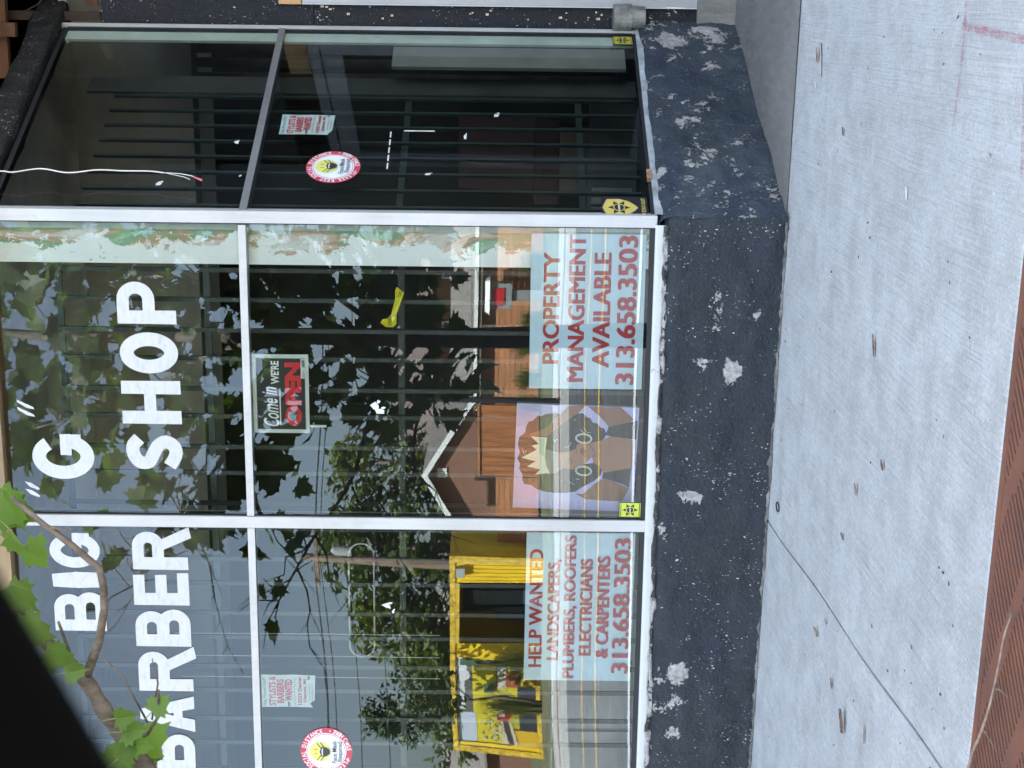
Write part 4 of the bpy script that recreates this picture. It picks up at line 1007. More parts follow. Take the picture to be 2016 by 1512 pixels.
limbs = [
 [(-2.02, -3.2, 1.50), (-1.78, -3.0, 1.66), (-1.56, -2.9, 1.822), (-1.46, -2.9, 1.885), (-1.385, -2.9, 1.925), (-1.28, -2.9, 2.02), (-1.20, -2.88, 2.12), (-1.05, -2.84, 2.36), (-.9, -2.8, 2.7)],
 [(-2.02, -3.2, 1.75), (-1.85, -3.3, 2.0), (-1.68, -3.35, 2.3), (-1.5, -3.4, 2.7), (-1.4, -3.45, 3.2)],
 [(-2.02, -3.2, 1.9), (-1.86, -3.1, 2.25), (-1.7, -3.0, 2.6), (-1.62, -2.95, 3.1)],
 [(-2.02, -3.2, 1.6), (-2.3, -3.3, 1.75), (-2.6, -3.35, 1.9), (-2.95, -3.3, 2.0), (-3.3, -3.2, 2.22), (-3.7, -3.1, 2.45)],
 [(-2.02, -3.2, 2.0), (-2.35, -3.1, 2.35), (-2.75, -3.05, 2.75), (-3.1, -3.0, 3.0), (-3.6, -3.0, 3.35)],
 [(-2.02, -3.2, 2.4), (-2.2, -3.4, 2.9), (-2.5, -3.5, 3.4), (-2.7, -3.5, 4.0)],
 [(-2.02, -3.2, 1.3), (-2.35, -3.4, 1.5), (-2.7, -3.5, 1.62), (-3.05, -3.45, 1.62)],
 [(-2.02, -3.2, 2.9), (-1.8, -3.3, 3.3), (-1.65, -3.35, 3.8), (-1.6, -3.3, 4.3)],
 [(-2.02, -3.2, 1.45), (-1.80, -3.36, 1.62), (-1.62, -3.44, 1.75), (-1.5, -3.5, 1.95)],
]
for k, L in enumerate(limbs):
    P = smooth(L, 5); n = len(P); r0 = (.024 if k == 0 else .020)
    bk.tube(P, [r0*(1-.75*i/n)*(1+.10*math.sin(i*1.7)) for i in range(n)], 9)
# knots and twigs seen close up
bk.tube([(-1.385, -2.9, 1.925), (-1.30, -2.9, 1.892), (-1.228, -2.9, 1.877), (-1.18, -2.9, 1.876), (-1.14, -2.9, 1.882), (-1.09, -2.9, 1.935), (-1.05, -2.9, 1.985), (-.99, -2.9, 2.05)], [.0105, .0095, .0085, .008, .0075, .0068, .006, .005], 8)
bk.tube([(-1.38, -2.9, 1.93), (-1.335, -2.89, 1.955), (-1.26, -2.89, 1.975)], [.005, .004, .0028], 6)
bk.tube([(-1.52, -2.9, 1.835), (-1.50, -2.91, 1.80), (-1.46, -2.91, 1.775), (-1.40, -2.91, 1.772)], [.006, .0045, .0035, .002], 6)
bk.tube([(-1.475, -2.905, 1.80), (-1.37, -2.92, 1.84), (-1.31, -2.93, 1.885)], [.0024, .002, .0012], 5)
bk.tube([(-1.47, -2.905, 1.79), (-1.39, -2.9, 1.775), (-1.335, -2.9, 1.785)], [.0022, .002, .001], 5)
bk.tube([(-1.50, -2.9, 1.865), (-1.475, -2.9, 1.895), (-1.50, -2.9, 1.915)], [.004, .003, .0015], 5)
bk.tube([(-1.05, -2.9, 1.985), (-1.06, -2.9, 1.945), (-1.055, -2.9, 1.93)], [.003, .002, .001], 5)
# finer twigs and leaf clusters
def ok(p):                                       # the crown is pruned clear of the pavement's view line
    xe = -.543*(p.y+5.82)
    if p.x < -2.72 and p.z < 2.25-.1*math.sin(p.x*9): return False
    return not (p.x > xe-.16 and p.z < 1.07+.345*(p.y+5.82)+.06)
tips = []
for k, L in enumerate(limbs):
    P = [Vector(q) for q in smooth(L, 5)]; n = len(P)
    for i in range(6, n):
        for _ in range(3 if k else 1):
            p = P[i]; d = Vector((rng.uniform(-1, 1), rng.uniform(-.7, .7), rng.uniform(-.75, .8))).normalized(); L2 = rng.uniform(.16, .42)
            q = p+d*L2*.5+Vector((0, 0, .03)); e = p+d*L2
            if not (ok(q) and ok(e)): continue
            bk.tube([p, q, e], [.0055, .004, .002], 5); tips.append((e, d)); tips.append((q, d))
bare = lambda p: p.x < -3.25+.12*math.sin(p.z*9) and rng.random() < .86
for e, d in tips:
    if bare(e): continue
    for _ in range(rng.choice((1, 1, 2, 2, 3))):
        v = (d*.6+Vector((rng.uniform(-1, 1), rng.uniform(-1, 1), rng.uniform(-1.1, .45)))).normalized()
        p = e+v*rng.uniform(.02, .09); sz = rng.uniform(.10, .20)
        if ok(p) and ok(p+v*sz): put_leaf(lf, p, v, Vector((rng.uniform(-.8, .8), rng.uniform(-1, .3), 1)).normalized(), sz, rng)
for _ in range(150):                             # fill of the crown volume
    p = Vector((rng.gauss(-2.15, .5), rng.uniform(-3.9, -2.6), rng.uniform(1.35, 2.7) if rng.random() < .6 else rng.uniform(2.4, 4.3)))
    if p.x < -3.2 or not ok(p): continue
    v = Vector((rng.uniform(-1, 1), rng.uniform(-1, 1), rng.uniform(-1.2, .3))).normalized(); sz = rng.uniform(.10, .19)
    if ok(p+v*sz): put_leaf(lf, p, v, Vector((rng.uniform(-.8, .8), rng.uniform(-1, .3), 1)).normalized(), sz, rng)
for _ in range(110):
    p = Vector((rng.gauss(-2.1, .5), rng.uniform(-3.9, -2.7), rng.uniform(2.7, 4.2)))
    if p.x < -3.3 or not ok(p): continue
    v = Vector((rng.uniform(-1, 1), rng.uniform(-.5, .5), rng.uniform(-1.2, .3))).normalized(); sz = rng.uniform(.11, .20)
    put_leaf(lf, p, v, Vector((rng.uniform(-.6, .6), -1, rng.uniform(-.3, .9))).normalized(), sz, rng)
for _ in range(30):                              # dense middle of the crown
    p = Vector((rng.gauss(-2.3, .28), rng.uniform(-3.6, -2.8), rng.gauss(2.4, .28)))
    v = Vector((rng.uniform(-1, 1), rng.uniform(-.5, .5), rng.uniform(-1.2, .3))).normalized(); sz = rng.uniform(.12, .20)
    if ok(p) and ok(p+v*sz): put_leaf(lf, p, v, Vector((rng.uniform(-.4, .4), -1, rng.uniform(0, .8))).normalized(), sz, rng)
# long bare whips on the left side of the crown
for s_, t_ in (((-3.3, -3.2, 2.22), (-4.0, -3.05, 1.85)), ((-3.0, -3.3, 2.0), (-3.75, -3.3, 1.55)), ((-3.1, -3.0, 3.0), (-4.2, -3.1, 2.7)), ((-3.3, -3.0, 3.15), (-4.1, -2.9, 3.6)), ((-2.9, -3.4, 1.62), (-3.5, -3.5, 1.35)), ((-3.3, -3.2, 2.22), (-3.9, -3.4, 2.75)), ((-3.5, -3.15, 2.33), (-4.3, -3.2, 2.2))):
    a = Vector(s_); e = Vector(t_); P = [a+(e-a)*(i/6)+Vector((rng.uniform(-.03, .03), 0, rng.uniform(-.05, .05)))*(1 if 0 < i < 6 else 0) for i in range(7)]
    bk.tube(P, [.007-.0009*i for i in range(7)], 5)
    for i in (2, 3, 4, 5): bk.tube([P[i], P[i]+Vector((rng.uniform(-.25, -.05), rng.uniform(-.1, .1), rng.uniform(-.22, .22)))], [.003, .001], 4)
# the leaves that hang into the picture
for x, y, z, dx, dz, sz, u in ((-.985, -2.86, 2.085, -.9, -.40, .13, (.1, -1, .4)), (-1.03, -2.83, 2.10, -.5, -.9, .11, (.3, -1, .2)), (-1.07, -2.88, 2.06, -.9, -.5, .10, (-.4, -.8, .6)), (-1.095, -2.9, 2.03, -.6, -.7, .085, (.9, -.5, .3)),
                               (-1.17, -2.93, 2.06, -.6, -.6, .10, (.2, -1, .1)), (-1.25, -2.95, 2.04, -.3, -.9, .10, (.5, -.8, .3)), (-1.30, -2.95, 1.985, -.4, -.8, .085, (.1, -1, .3)), (-1.34, -2.96, 1.945, .1, -.9, .06, (.3, -.9, .3)),
                               (-1.445, -2.92, 1.785, .35, -.35, .062, (-.2, -.9, .6)), (-1.475, -2.95, 1.84, .1, -.7, .07, (.4, -.8, .3)), (-1.575, -2.84, 1.845, .45, -.55, .115, (-.1, -.9, .6)), (-1.60, -2.86, 1.87, .2, -.75, .10, (.2, -.8, .5)),
                               (-1.56, -2.93, 1.89, .15, -.8, .08, (.5, -.7, .4)), (-1.50, -2.95, 1.83, -.1, -.9, .07, (.2, -1, .2)), (-1.53, -2.96, 1.85, .5, -.5, .07, (0, -1, .4)), (-1.44, -2.96, 1.85, .1, -.8, .06, (0, -1, .3))):
    put_leaf(lf, Vector((x, y, z)), Vector((dx, rng.uniform(-.2, .2), dz)), Vector(u).normalized(), sz*.84, rng, 1, True)
bk.build('trunk', M_bark, tr, True); lf.build('crown', [M_leaf, M_leaf_lit, mk('leaf vein', (.26, .32, .12), .5, .1)], tr)

# ================================================================== WINDOW FRAME OF THE CAR THE VIEW IS TAKEN FROM
car = empty('parked_car', (0, -5.4, RZ(-5.4)), 'black inner window pillar of a parked car, blurred across the top left corner', 'car')
M_blk = mk('black trim', (.0010, .0010, .0011), .9, 0)
M_blk.node_tree.nodes['Principled BSDF'].inputs['Specular IOR Level'].default_value = .05
b = MB(); A = Vector((-.1995, -5.4365, 1.1815)); D = Vector((.0467, .012, .0297)).normalized(); VW = (A-Vector((0, -DIST, CAMZ))).normalized(); U = D.cross(VW).normalized(); U = U if U.z > 0 else -U
A = Vector((0, -DIST, CAMZ))+(A-Vector((0, -DIST, CAMZ)))*.56
P = [A+D*t+U*(.036+.03*t*t) for t in (-.75, -.5, -.3, -.15, -.05, .05, .12, .2, .3)] + [A+D*.42+U*.048+Vector((.02, .01, -.02)), A+D*.6+U*.02]
b.tube(P, .036, 24); b.build('pillar', M_blk, car, True)
e = P[-1]; b = MB(); b.tube([e, e+Vector((.25, 0, .03)), e+Vector((.7, 0, .05)), e+Vector((1.3, 0, .03))], .045, 16); b.build('roof_rail', M_blk, car, True)
s = P[0]; b = MB(); b.hexa([(s.x, -5.47, .2), (s.x+2.1, -5.47, .2), (s.x+2.1, -5.36, .2), (s.x, -5.36, .2), (s.x, -5.45, .80), (s.x+2.1, -5.45, .80), (s.x+2.1, -5.38, .80), (s.x, -5.38, .80)]); b.build('door', mk('grey car paint', (.12, .125, .13), .35, .05), car)

# ================================================================== ACROSS THE STREET (seen mirrored in the glass)
GND = -.04
# --- yellow container kiosk
YEL = mk('yellow container paint', (.84, .54, .012), .5, .10, 2.2); YEL2 = mk('rusty yellow edge', (.66, .40, .03), .6, .3, 9)
cont = empty('container_kiosk', (-18.4, -38, GND), 'yellow shipping container kiosk with open front and painted mural, across the street', 'container')
CX0, CX1, CY, CT = -21.55, -15.43, -35.0, 2.58
b = MB(); b.box(CX0, CX0+.28, CY-.1, CY, GND, CT-.16); b.box(CX1-.72, CX1, CY-.06, CY, GND, CT-.16); b.box(-18.45, -18.0, CY-.06, CY, GND, CT-.16)
for k in range(6): b.box(CX1-.70+.11*k, CX1-.66+.11*k, CY-.005, CY+.025, .1, CT-.3)
b.box(CX0, -18.45, CY-.10, CY-.06, GND, CT-.16); b.box(CX0, CX0+.08, CY-2.7, CY-.1, GND, CT-.16); b.box(CX0, CX1, CY-2.8, CY-2.7, GND, CT-.16)
b.build('wall', YEL, cont)
b = MB(); b.box(CX0-.02, CX1+.03, CY-.10, CY+.04, CT-.15, CT); b.box(-18.0, CX1-.72, CY-.09, CY+.03, CT-.27, CT-.152); b.box(CX0-.02, CX0+.16, CY-.05, CY+.04, GND, CT-.152); b.box(CX1-.16, CX1+.03, CY-.05, CY+.04, GND, CT-.152); b.box(CX0+.16, -18.0, CY-.05, CY+.035, GND, GND+.13)
b.build('frame', YEL2, cont)
b = MB()                                             # corrugated side
n = 26
for k in range(n):
    y0, y1 = CY-.1-2.6*k/n, CY-.1-2.6*(k+1)/n; d0 = 0 if k % 4 in (0, 3) else -.05; d1 = 0 if (k+1) % 4 in (0, 3) else -.05
    b.face([(CX1+d0, y0, GND), (CX1+d1, y1, GND), (CX1+d1, y1, CT-.12), (CX1+d0, y0, CT-.12)])
b.box(CX1-.06, CX1+.03, CY-2.7, CY-.1, CT-.14, CT-.01); b.build('corrugated_side', YEL, cont)
b = MB(); b.box(CX0, CX1, CY-2.7, CY-.1, CT-.1, CT-.03); b.build('roof', YEL2, cont)
b = MB(); b.box(-18.0, CX1-.72, CY-2.5, CY-2.45, GND, CT-.3); b.box(-18.0, -16.15, CY-2.5, CY-.1, GND, .02); b.build('dark_interior', mk('dark interior', (.05, .05, .052), .7, .15, 3), cont)
b = MB()
for x in (-16.62, -17.3): b.box(x, x+.42, CY-1.3, CY-1.24, .05, 1.95)
b.box(-17.9, -17.5, CY-1.6, CY-1.5, .05, 1.3); b.build('cabinet_door', mk('slate blue door', (.09, .11, .125), .5, .1, 4), cont)
b = MB(); b.box(-15.95, -15.70, CY+.03, CY+.18, 2.16, 2.40); b.build('wall_lamp', mk('grey lamp housing', (.38, .38, .37), .5, .05), cont)
mu = Art(lambda a, z, d: Vector((a, CY+d, z)), -.055, .004)
R = mu.rect
R(-21.26, -18.46, .12, 2.40, (.62, .50, .02)); R(-21.26, -18.46, 1.94, 2.40, (.12, .115, .11)); R(-21.26, -20.3, 1.86, 2.42, (.50, .53, .60)); R(-20.2, -19.2, 2.16, 2.40, (.62, .63, .62))
for x, z, r in ((-19.05, 2.2, .2), (-18.75, 2.28, .2), (-18.55, 2.36, .15)): mu.disc(x, z, r, (.66, .66, .66), 20)
R(-18.72, -18.52, 1.75, 2.30, (.09, .13, .07)); R(-18.66, -18.56, .75, 1.62, (.07, .06, .09)); mu.disc(-18.60, 1.70, .07, (.05, .03, .02), 14)
R(-19.45, -18.7, .95, 1.20, (.62, .54, .40)); R(-19.5, -18.7, 1.20, 1.24, (.10, .06, .04)); R(-19.40, -18.95, .60, .94, (.36, .10, .035)); R(-19.40, -18.95, .765, .78, (.6, .4, .25)); R(-19.6, -18.9, .50, .60, (.06, .09, .04))
R(-19.35, -18.46, .12, .52, (.60, .40, .02)); R(-19.6, -19.3, 1.3, 1.6, (.08, .12, .06)); mu.disc(-19.15, 1.32, .10, (.62, .58, .05), 14)
R(-20.75, -19.36, -.02, .62, (.035, .035, .04)); R(-21.26, -20.75, .10, .85, (.64, .38, .02)); R(-20.7, -20.2, .6, .95, (.42, .36, .03))
mu.poly([(-20.45, 1.25), (-20.05, 1.18), (-20.0, .9), (-20.3, .82), (-20.52, .98)], (.38, .02, .03)); R(-20.35, -20.12, 1.02, 1.2, (.62, .54, .42))
mu.poly([(-21.2, 1.12), (-20.5, 1.22), (-20.5, 1.08), (-21.2, .95)], (.60, .50, .36)); mu.poly([(-21.2, .78), (-20.5, .92), (-20.5, .84), (-21.2, .68)], (.60, .50, .36)); mu.poly([(-21.2, .94), (-20.5, 1.07), (-20.5, .93), (-21.2, .79)], (.05, .045, .04))
random.seed(8)
for k in range(60):
    x = random.uniform(-21.2, -20.2); z = random.uniform(1.2, 1.65); mu.poly([(x, z), (x+.09, z+.02), (x+.06, z+.07)], random.choice(((.05, .06, .06), (.10, .14, .22), (.45, .33, .12), (.55, .55, .5))))
mu.done('mural', cont)

# --- brick house behind a timber fence
BRK = brick_mat('brown brick', (.20, .082, .048), (.28, .12, .065), (.26, .21, .17), 4.5)
SHN = mk('grey shingles', (.215, .185, .16), .9, .3, 5, bmp=.3, stretch=(3, .5, 3)); WHT = mk('white trim paint', (.72, .72, .68), .5, .06)
hs = empty('brick_house', (-13, -49, GND), 'low brown brick house with white gable boards behind the orange fence', 'house')
HY = -46
b = MB(); GX, GA, GE, EV = -16.58, 3.72, 2.45, 2.24
b.face([(GX-GE, HY, GND), (GX+GE, HY, GND), (GX+GE, HY, EV), (GX, HY, GA), (GX-GE, HY, EV)])
b.face([(GX+GE, HY, GND), (GX+GE, HY-9, GND), (GX+GE, HY-9, EV), (GX+GE, HY, EV)]); b.face([(GX-GE, HY-9, GND), (GX-GE, HY, GND), (GX-GE, HY, EV), (GX-GE, HY-9, EV)])
b.box(GX+GE, -2, HY-8, HY-.4, GND, 1.9); b.build('wall', BRK, hs)
b = MB()
for q in (-1, 1):
    b.hexa([(GX+q*(GE+.3), HY-9, EV-.16), (GX+q*(GE+.3), HY+.35, EV-.16), (GX, HY+.35, GA+.03), (GX, HY-9, GA+.03), (GX+q*(GE+.3), HY-9, EV-.06), (GX+q*(GE+.3), HY+.35, EV-.06), (GX, HY+.35, GA+.13), (GX, HY-9, GA+.13)])
b.hexa([(GX+GE-.2, HY-4, 2.9), (-1.5, HY-4, 2.9), (-1.5, HY+.1, 1.98), (GX+GE-.2, HY+.1, 1.98), (GX+GE-.2, HY-4, 3.02), (-1.5, HY-4, 3.02), (-1.5, HY+.1, 2.08), (GX+GE-.2, HY+.1, 2.08)])
b.hexa([(GX+GE-.2, HY-8.3, 1.98), (-1.5, HY-8.3, 1.98), (-1.5, HY-4, 2.9), (GX+GE-.2, HY-4, 2.9), (GX+GE-.2, HY-8.3, 2.08), (-1.5, HY-8.3, 2.08), (-1.5, HY-4, 3.02), (GX+GE-.2, HY-4, 3.02)])
b.build('roof', SHN, hs)
b = MB()
for q in (-1, 1):
    b.hexa([(GX+q*(GE+.3), HY+.352, EV-.26), (GX+q*(GE+.3), HY+.40, EV-.26), (GX, HY+.40, GA-.06), (GX, HY+.352, GA-.06), (GX+q*(GE+.3), HY+.352, EV-.05), (GX+q*(GE+.3), HY+.40, EV-.05), (GX, HY+.40, GA+.14), (GX, HY+.352, GA+.14)])
b.build('barge_board', WHT, hs)
b = MB(); b.box(GX+GE-.1, -1.5, HY+.102, HY+.20, 1.94, 2.07); b.box(GX+GE+.1, -1.5, HY+.0, HY+.09, 1.80, 1.86); b.box(-11.2, -11.1, HY-.39, HY-.3, GND, 1.8); b.build('gutter', WHT, hs)
b = MB(); b.box(GX-.16, GX+.16, HY+.003, HY+.05, 3.0, 3.34); b.build('vent', WHT, hs)
# --- taller house behind
h2 = empty('tall_brick_house', (-17, -70, GND), 'taller orange brick house with a large brown hip roof and chimney, far behind', 'house')
OB = brick_mat('orange brick', (.34, .15, .075), (.40, .19, .10), (.34, .27, .2), 3.5); HY2 = -66
b = MB(); b.box(-23.0, -10.5, HY2-9, HY2, GND, 4.5); b.build('wall', OB, h2)
RF = mk('brown shingles', (.155, .115, .098), .9, .2, 6, bmp=.3)
b = MB(); b.face([(-23.7, HY2+.6, 4.4), (-9.8, HY2+.6, 4.4), (-13.0, HY2-4.5, 6.95), (-20.5, HY2-4.5, 6.95)]); b.face([(-9.8, HY2+.6, 4.4), (-9.8, HY2-9.6, 4.4), (-13.0, HY2-4.5, 6.95)]); b.face([(-23.7, HY2-9.6, 4.4), (-23.7, HY2+.6, 4.4), (-20.5, HY2-4.5, 6.95)]); b.face([(-9.8, HY2-9.6, 4.4), (-23.7, HY2-9.6, 4.4), (-20.5, HY2-4.5, 6.95), (-13.0, HY2-4.5, 6.95)])
rf = b.build('roof', RF, h2)
b = MB(); b.box(-14.3, -13.75, HY2-4.2, HY2-3.6, 6.3, 7.7); b.build('chimney', OB, rf)
for x in (-12.6, -15.6, -18.2):
    b = MB()
    b.box(x-.5, x-.42, HY2+.002, HY2+.06, 2.6, 4.0); b.box(x+.42, x+.5, HY2+.002, HY2+.06, 2.6, 4.0); b.box(x-.418, x+.418, HY2+.002, HY2+.06, 3.9, 4.0); b.box(x-.418, x+.418, HY2+.002, HY2+.06, 3.27, 3.33); b.box(x-.418, x+.418, HY2+.002, HY2+.06, 2.6, 2.7)
    w_ = b.build('window', WHT, h2)
    b = MB(); b.face([(x-.42, HY2+.02, 2.7), (x+.42, HY2+.02, 2.7), (x+.42, HY2+.02, 3.9), (x-.42, HY2+.02, 3.9)]); b.build('glass_pane', mk('house glass', (.02, .025, .025), .1, 0), w_)
# --- a grey roof with a red chimney at the far left
h3 = empty('grey_roof_house', (-31, -60, GND), 'low house with grey shingle roof and red chimney far left', 'house')
b = MB(); b.box(-36, -26.5, -62, -57, GND, 2.0); b.build('wall', BRK, h3)
b = MB(); b.hexa([(-36.5, -56.6, 1.95), (-26, -56.6, 1.95), (-26, -59.5, 4.0), (-36.5, -59.5, 4.0), (-36.5, -56.6, 2.05), (-26, -56.6, 2.05), (-26, -59.5, 4.1), (-36.5, -59.5, 4.1)]); r3 = b.build('roof', SHN, h3)
b = MB(); b.box(-31.5, -30.8, -58.6, -58.0, 2.4, 4.6); b.build('chimney', mk('red chimney brick', (.25, .08, .05), .8, .15, 6), r3)
# --- fences
WOOD = mk('orange stained timber', (.33, .115, .035), .7, .22, 3, stretch=(3, 1, .3)); WOOD2 = mk('orange slats', (.40, .165, .065), .7, .18, 3, stretch=(.3, 1, 3))
def slats(x0, x1, y, z0, z1, label, step=.16):
    f = empty('slat_fence', ((x0+x1)/2, y, GND), label, 'fence', 'orange fences across the street')
    b = MB(); z = z0
    while z < z1-.02: b.box(x0, x1, y-.015, y+.015, z, min(z+step-.014, z1)); z += step
    b.build('slats', WOOD2, f); b = MB(); x = x0
    while x <= x1: b.box(x-.04, x+.04, y-.10, y-.017, GND, z1-.01); x += 1.2
    b.build('post', WOOD, f)
slats(-15.3, -13.47, -36, .05, 1.26, 'short slatted orange fence between the container and the board fence')
slats(-11.28, -2.5, -36, .05, 1.27, 'long slatted orange fence behind the tall grasses')
f = empty('board_fence', (-12.4, -36, GND), 'taller orange fence of close vertical boards between the two slatted fences', 'fence')
b = MB()
for k in range(15): b.box(-13.44+.1407*k, -13.44+.1407*k+.134, -36.02+.004*(k % 2), -35.985, .02, 1.70)
b.build('boards', WOOD, f); b = MB(); b.box(-13.46, -11.31, -35.98, -35.94, 1.70, 1.76); b.build('cap', WOOD2, f)
# --- small book box kiosk
k_ = empty('book_box', (-7.96, -35.4, GND), 'grey box on a post with white roof and red door beside the fence', 'box')
b = MB(); b.box(-8.30, -7.62, -35.6, -35.2, .86, 1.44); b.build('body', mk('grey paint', (.22, .22, .22), .6, .1, 6), k_)
b = MB(); b.hexa([(-8.42, -35.75, 1.45), (-7.5, -35.75, 1.45), (-7.5, -35.05, 1.45), (-8.42, -35.05, 1.45), (-8.36, -35.6, 1.58), (-7.56, -35.6, 1.58), (-7.56, -35.2, 1.58), (-8.36, -35.2, 1.58)]); b.build('roof', WHT, k_)
b = MB(); b.box(-8.20, -7.74, -35.197, -35.17, 1.06, 1.38); b.build('door', mk('red door paint', (.45, .015, .02), .4, .05), k_)
b = MB(); b.box(-8.1, -7.82, -35.5, -35.3, GND, .858); b.build('post', mk('grey paint', (.22, .22, .22), .6, .1, 6), k_)
# --- ornamental grasses
def grass_mesh(seed, h, sp, n=300):
    rg = random.Random(seed); b = MB()
    for _ in range(n):
        a = rg.uniform(0, 6.283); r = abs(rg.gauss(0, .10)); L = h*rg.uniform(.6, 1.1); o = sp*rg.uniform(.15, 1.0); w = rg.uniform(.006, .013)
        p = Vector((r*math.cos(a), r*math.sin(a), 0)); dr_ = Vector((math.cos(a), math.sin(a), 0)); sd_ = Vector((-math.sin(a), math.cos(a), 0)); pr = None
        for i in range(5):
            t = i/4; c = p+dr_*o*t*t+Vector((0, 0, L*(t-.28*t*t*o/sp))); ww = w*(1-.8*t)
            cur = (c-sd_*ww, c+sd_*ww)
            if pr: b.face([pr[0], pr[1], cur[1], cur[0]])
            pr = cur
    return b
GP = [(-5.9, -35.0, .95), (-7.0, -34.8, .85), (-8.5, -34.6, .8), (-9.3, -34.9, 1.0), (-10.2, -34.7, .9), (-10.9, -34.5, .8), (-18.05, -33.9, 1.35), (-19.35, -33.7, 1.9), (-4.6, -34.9, .9)]
LB = ['tall grass clump right of the red doored box', 'tall grass clump just right of the book box post', 'tall grass clump left of the book box', 'taller grass clump before the middle of the long slatted fence', 'grass clump near the left part of the long slatted fence', 'low grass clump at the left end of the long slatted fence', 'grass clump in front of the mural by the container opening', 'largest feathery grass clump before the left part of the mural', 'grass clump at the right end of the fence']
for k, (x, y, h) in enumerate(GP):
    o = grass_mesh(k, h, .45 if h < 1.2 else .7, 420).build('ornamental_grass', M_gras); o.location = (x, y, GND); tag(o, LB[k], 'grass clump', 'ornamental grasses across the street')
# --- street trees beyond
def far_tree(name, x, y, top, r, mi, label, bot=None, n=1500, tr_r=.22, group='trees across the street'):
    rg = random.Random(int(abs(x*31+y*7))); t = empty(name, (x, y, GND), label, 'tree', group)
    b = MB(); b.tube([(x, y, GND-.1), (x+.1, y, top*.3), (x-.1, y, top*.6), (x, y, top*.85)], [tr_r, tr_r*.8, tr_r*.5, tr_r*.15], 8)
    lo = bot if bot is not None else top*.12
    cl = []
    for _ in range(44):
        a = rg.uniform(0, 6.283); h = rg.random()**.7; rr = r*math.sin(math.pi*(.12+.80*h))**.6*rg.uniform(.25, .95)
        cl.append((Vector((x+rr*math.cos(a), y+rr*math.sin(a), lo+(top-lo)*(.06+.88*h))), r*rg.uniform(.26, .46)))
    for c, cr in cl[:14]: b.tube([(x, y, max(GND+.4, c.z-r*.6)), ((x+c.x)/2, (y+c.y)/2, c.z-r*.25), tuple(c)], [tr_r*.3, tr_r*.2, .02], 5)
    b.build('trunk', M_bark, t, True); b = MB()
    for _ in range(n):
        c, cr = rg.choice(cl); d = Vector((rg.gauss(0, 1), rg.gauss(0, 1), rg.gauss(0, .8))).normalized()*cr*rg.random()**.35
        p = c+d; q = Vector((rg.uniform(-1, 1), rg.uniform(-1, 1), rg.uniform(-.6, .6))).normalized(); e = q.cross(Vector((rg.uniform(-1, 1), rg.uniform(-1, 1), 1))).normalized(); s = r*rg.uniform(.05, .10)
        b.face([p-q*s*1.5, p+e*s*.7, p+q*s*1.5, p-e*s*.7])
    b.build('crown', M_far[mi], t)
far_tree('leafy_tree', -22.6, -55, 8.7, 2.6, 0, 'tallest green tree behind the right end of the container', .8, 2600)
far_tree('leafy_tree', -25.6, -54, 7.3, 2.3, 1, 'broad green tree behind the middle of the container', .6, 2200)
far_tree('leafy_tree', -28.5, -56, 5.9, 2.0, 2, 'lower dark tree behind the mural end of the container', .6, 1800)
far_tree('leafy_tree', -31.6, -57, 7.6, 1.5, 2, 'narrow dark tree standing alone at the far left', 2.6, 1500)
far_tree('leafy_tree', -19.6, -57, 8.6, 1.9, 1, 'light green tree behind the gable of the brown brick house', 1.0, 2000)
far_tree('leafy_tree', -34.5, -60, 5.0, 2.6, 0, 'bushy tree beside the grey roofed house', .4, 1200)
far_tree('leafy_tree', -8.5, -60, 7.4, 2.2, 2, 'dark tree between the two brick houses', .8, 1600)
far_tree('leafy_tree', -5.0, -52, 6.4, 2.0, 0, 'round tree at the right end of the low brick house', .8, 1400)
far_tree('small_street_tree', -19.0, -33.3, 3.75, 1.15, 2, 'small dark leaved tree in front of the container mural', 2.25, 420, .06)
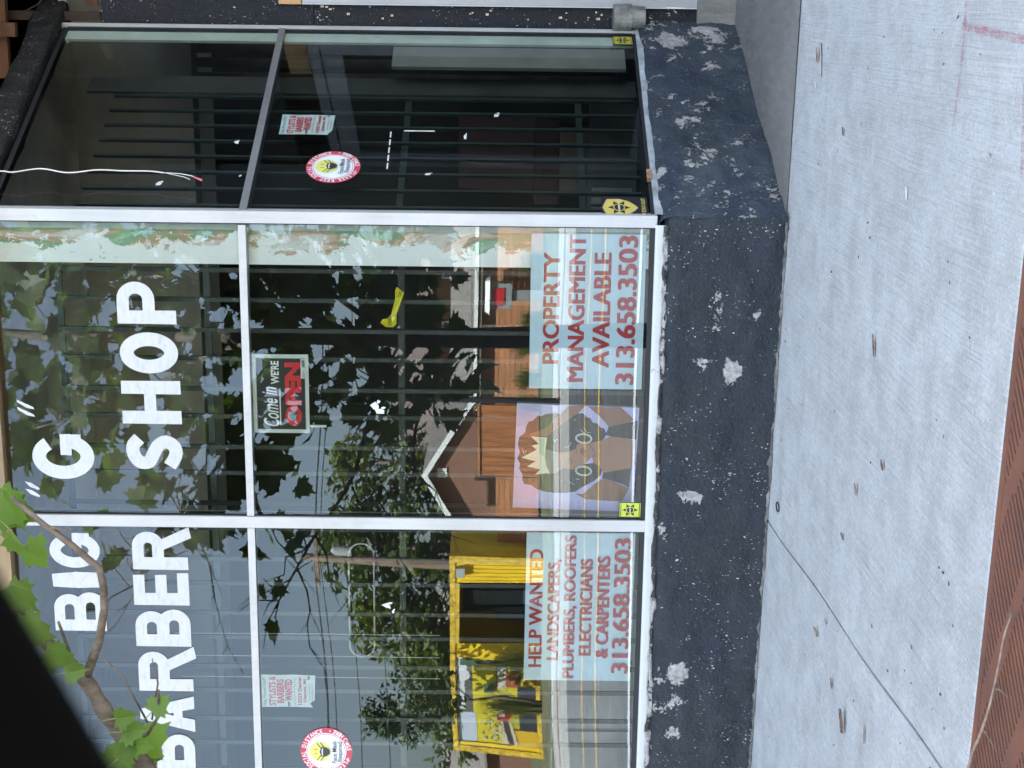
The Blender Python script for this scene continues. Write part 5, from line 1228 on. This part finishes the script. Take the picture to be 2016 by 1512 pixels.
# --- poles and wires
up = empty('utility_pole', (-18.35, -42, GND), 'brown wooden utility pole with crossarm and grey transformer behind the container', 'pole')
b = MB(); b.tube([(-18.35, -42, GND), (-18.33, -42, 7.6)], [.17, .12], 12); b.build('pole', mk('weathered pole', (.22, .15, .10), .85, .2, 8, stretch=(1, 1, .2)), up)
b = MB(); b.box(-19.3, -17.4, -42.1, -41.99+.13, 7.05, 7.17); b.build('crossarm', mk('weathered pole', (.22, .15, .10), .85, .2), up)
b = MB(); b.tube([(-17.98, -41.8, 5.95), (-17.98, -41.8, 6.5)], .16, 16); b.tube([(-17.98, -41.8, 6.5), (-17.98, -41.8, 6.6)], [.15, .05], 16); b.build('transformer', mk('pale grey can', (.33, .34, .34), .5, .05), up)
for k, (z, zz) in enumerate(((7.2, 6.6), (7.2, 6.4), (7.0, 5.9), (6.2, 5.2), (5.2, 4.7))):
    b = MB(); x0 = -19.2+.45*k
    for (xa, ya, za), (xb, yb, zb) in (((x0, -42, z), (-46, -27, zz)), ((x0, -42, z), (12, -46, z+.5))):
        b.tube([(xa+(xb-xa)*t/12, ya+(yb-ya)*t/12, za+(zb-za)*t/12-1.0*math.sin(math.pi*t/12)*.5) for t in range(13)], .016, 5)
    tag(b.build('overhead_wire', mk('wire black', (.02, .02, .02), .6, 0)), 'thin black overhead wire strung past the wooden pole', 'wire', 'overhead wires')
pl = empty('dark_pole', (-7.55, -20.9, -.1), 'slim dark tapering pole at the far kerb', 'pole')
b = MB(); b.tube([(-7.55, -22.4, -.1), (-7.53, -22.4, 6.5)], [.075, .035], 12); b.build('shaft', mk('dark pole paint', (.014, .015, .016), .5, .1), pl)
b = MB(); b.tube([(-7.53, -22.4, 6.4), (-7.3, -22.2, 6.9), (-6.6, -21.7, 7.0)], .03, 8); b.build('arm', mk('dark pole paint', (.014, .015, .016), .5, .1), pl)

random.seed(31)
b = MB()
for k in range(5200):
    x = random.uniform(-85, 45); h = 4.2+1.6*noise.noise(Vector((x*.09, 0, 3)))+1.1*noise.noise(Vector((x*.3, 2, 3)))
    p = Vector((x, -118+random.uniform(-5, 5), GND+h*random.random()**.8)); q = Vector((random.uniform(-1, 1), random.uniform(-1, 1), random.uniform(-.6, .6))).normalized(); e = q.cross(Vector((random.uniform(-1, 1), random.uniform(-1, 1), 1))).normalized(); sz = random.uniform(.25, .55)
    b.face([p-q*sz*1.4, p+e*sz*.7, p+q*sz*1.4, p-e*sz*.7])
tag(b.build('distant_woods', M_far[2]), 'hazy green line of distant trees behind the houses', 'woods', None, 'stuff')
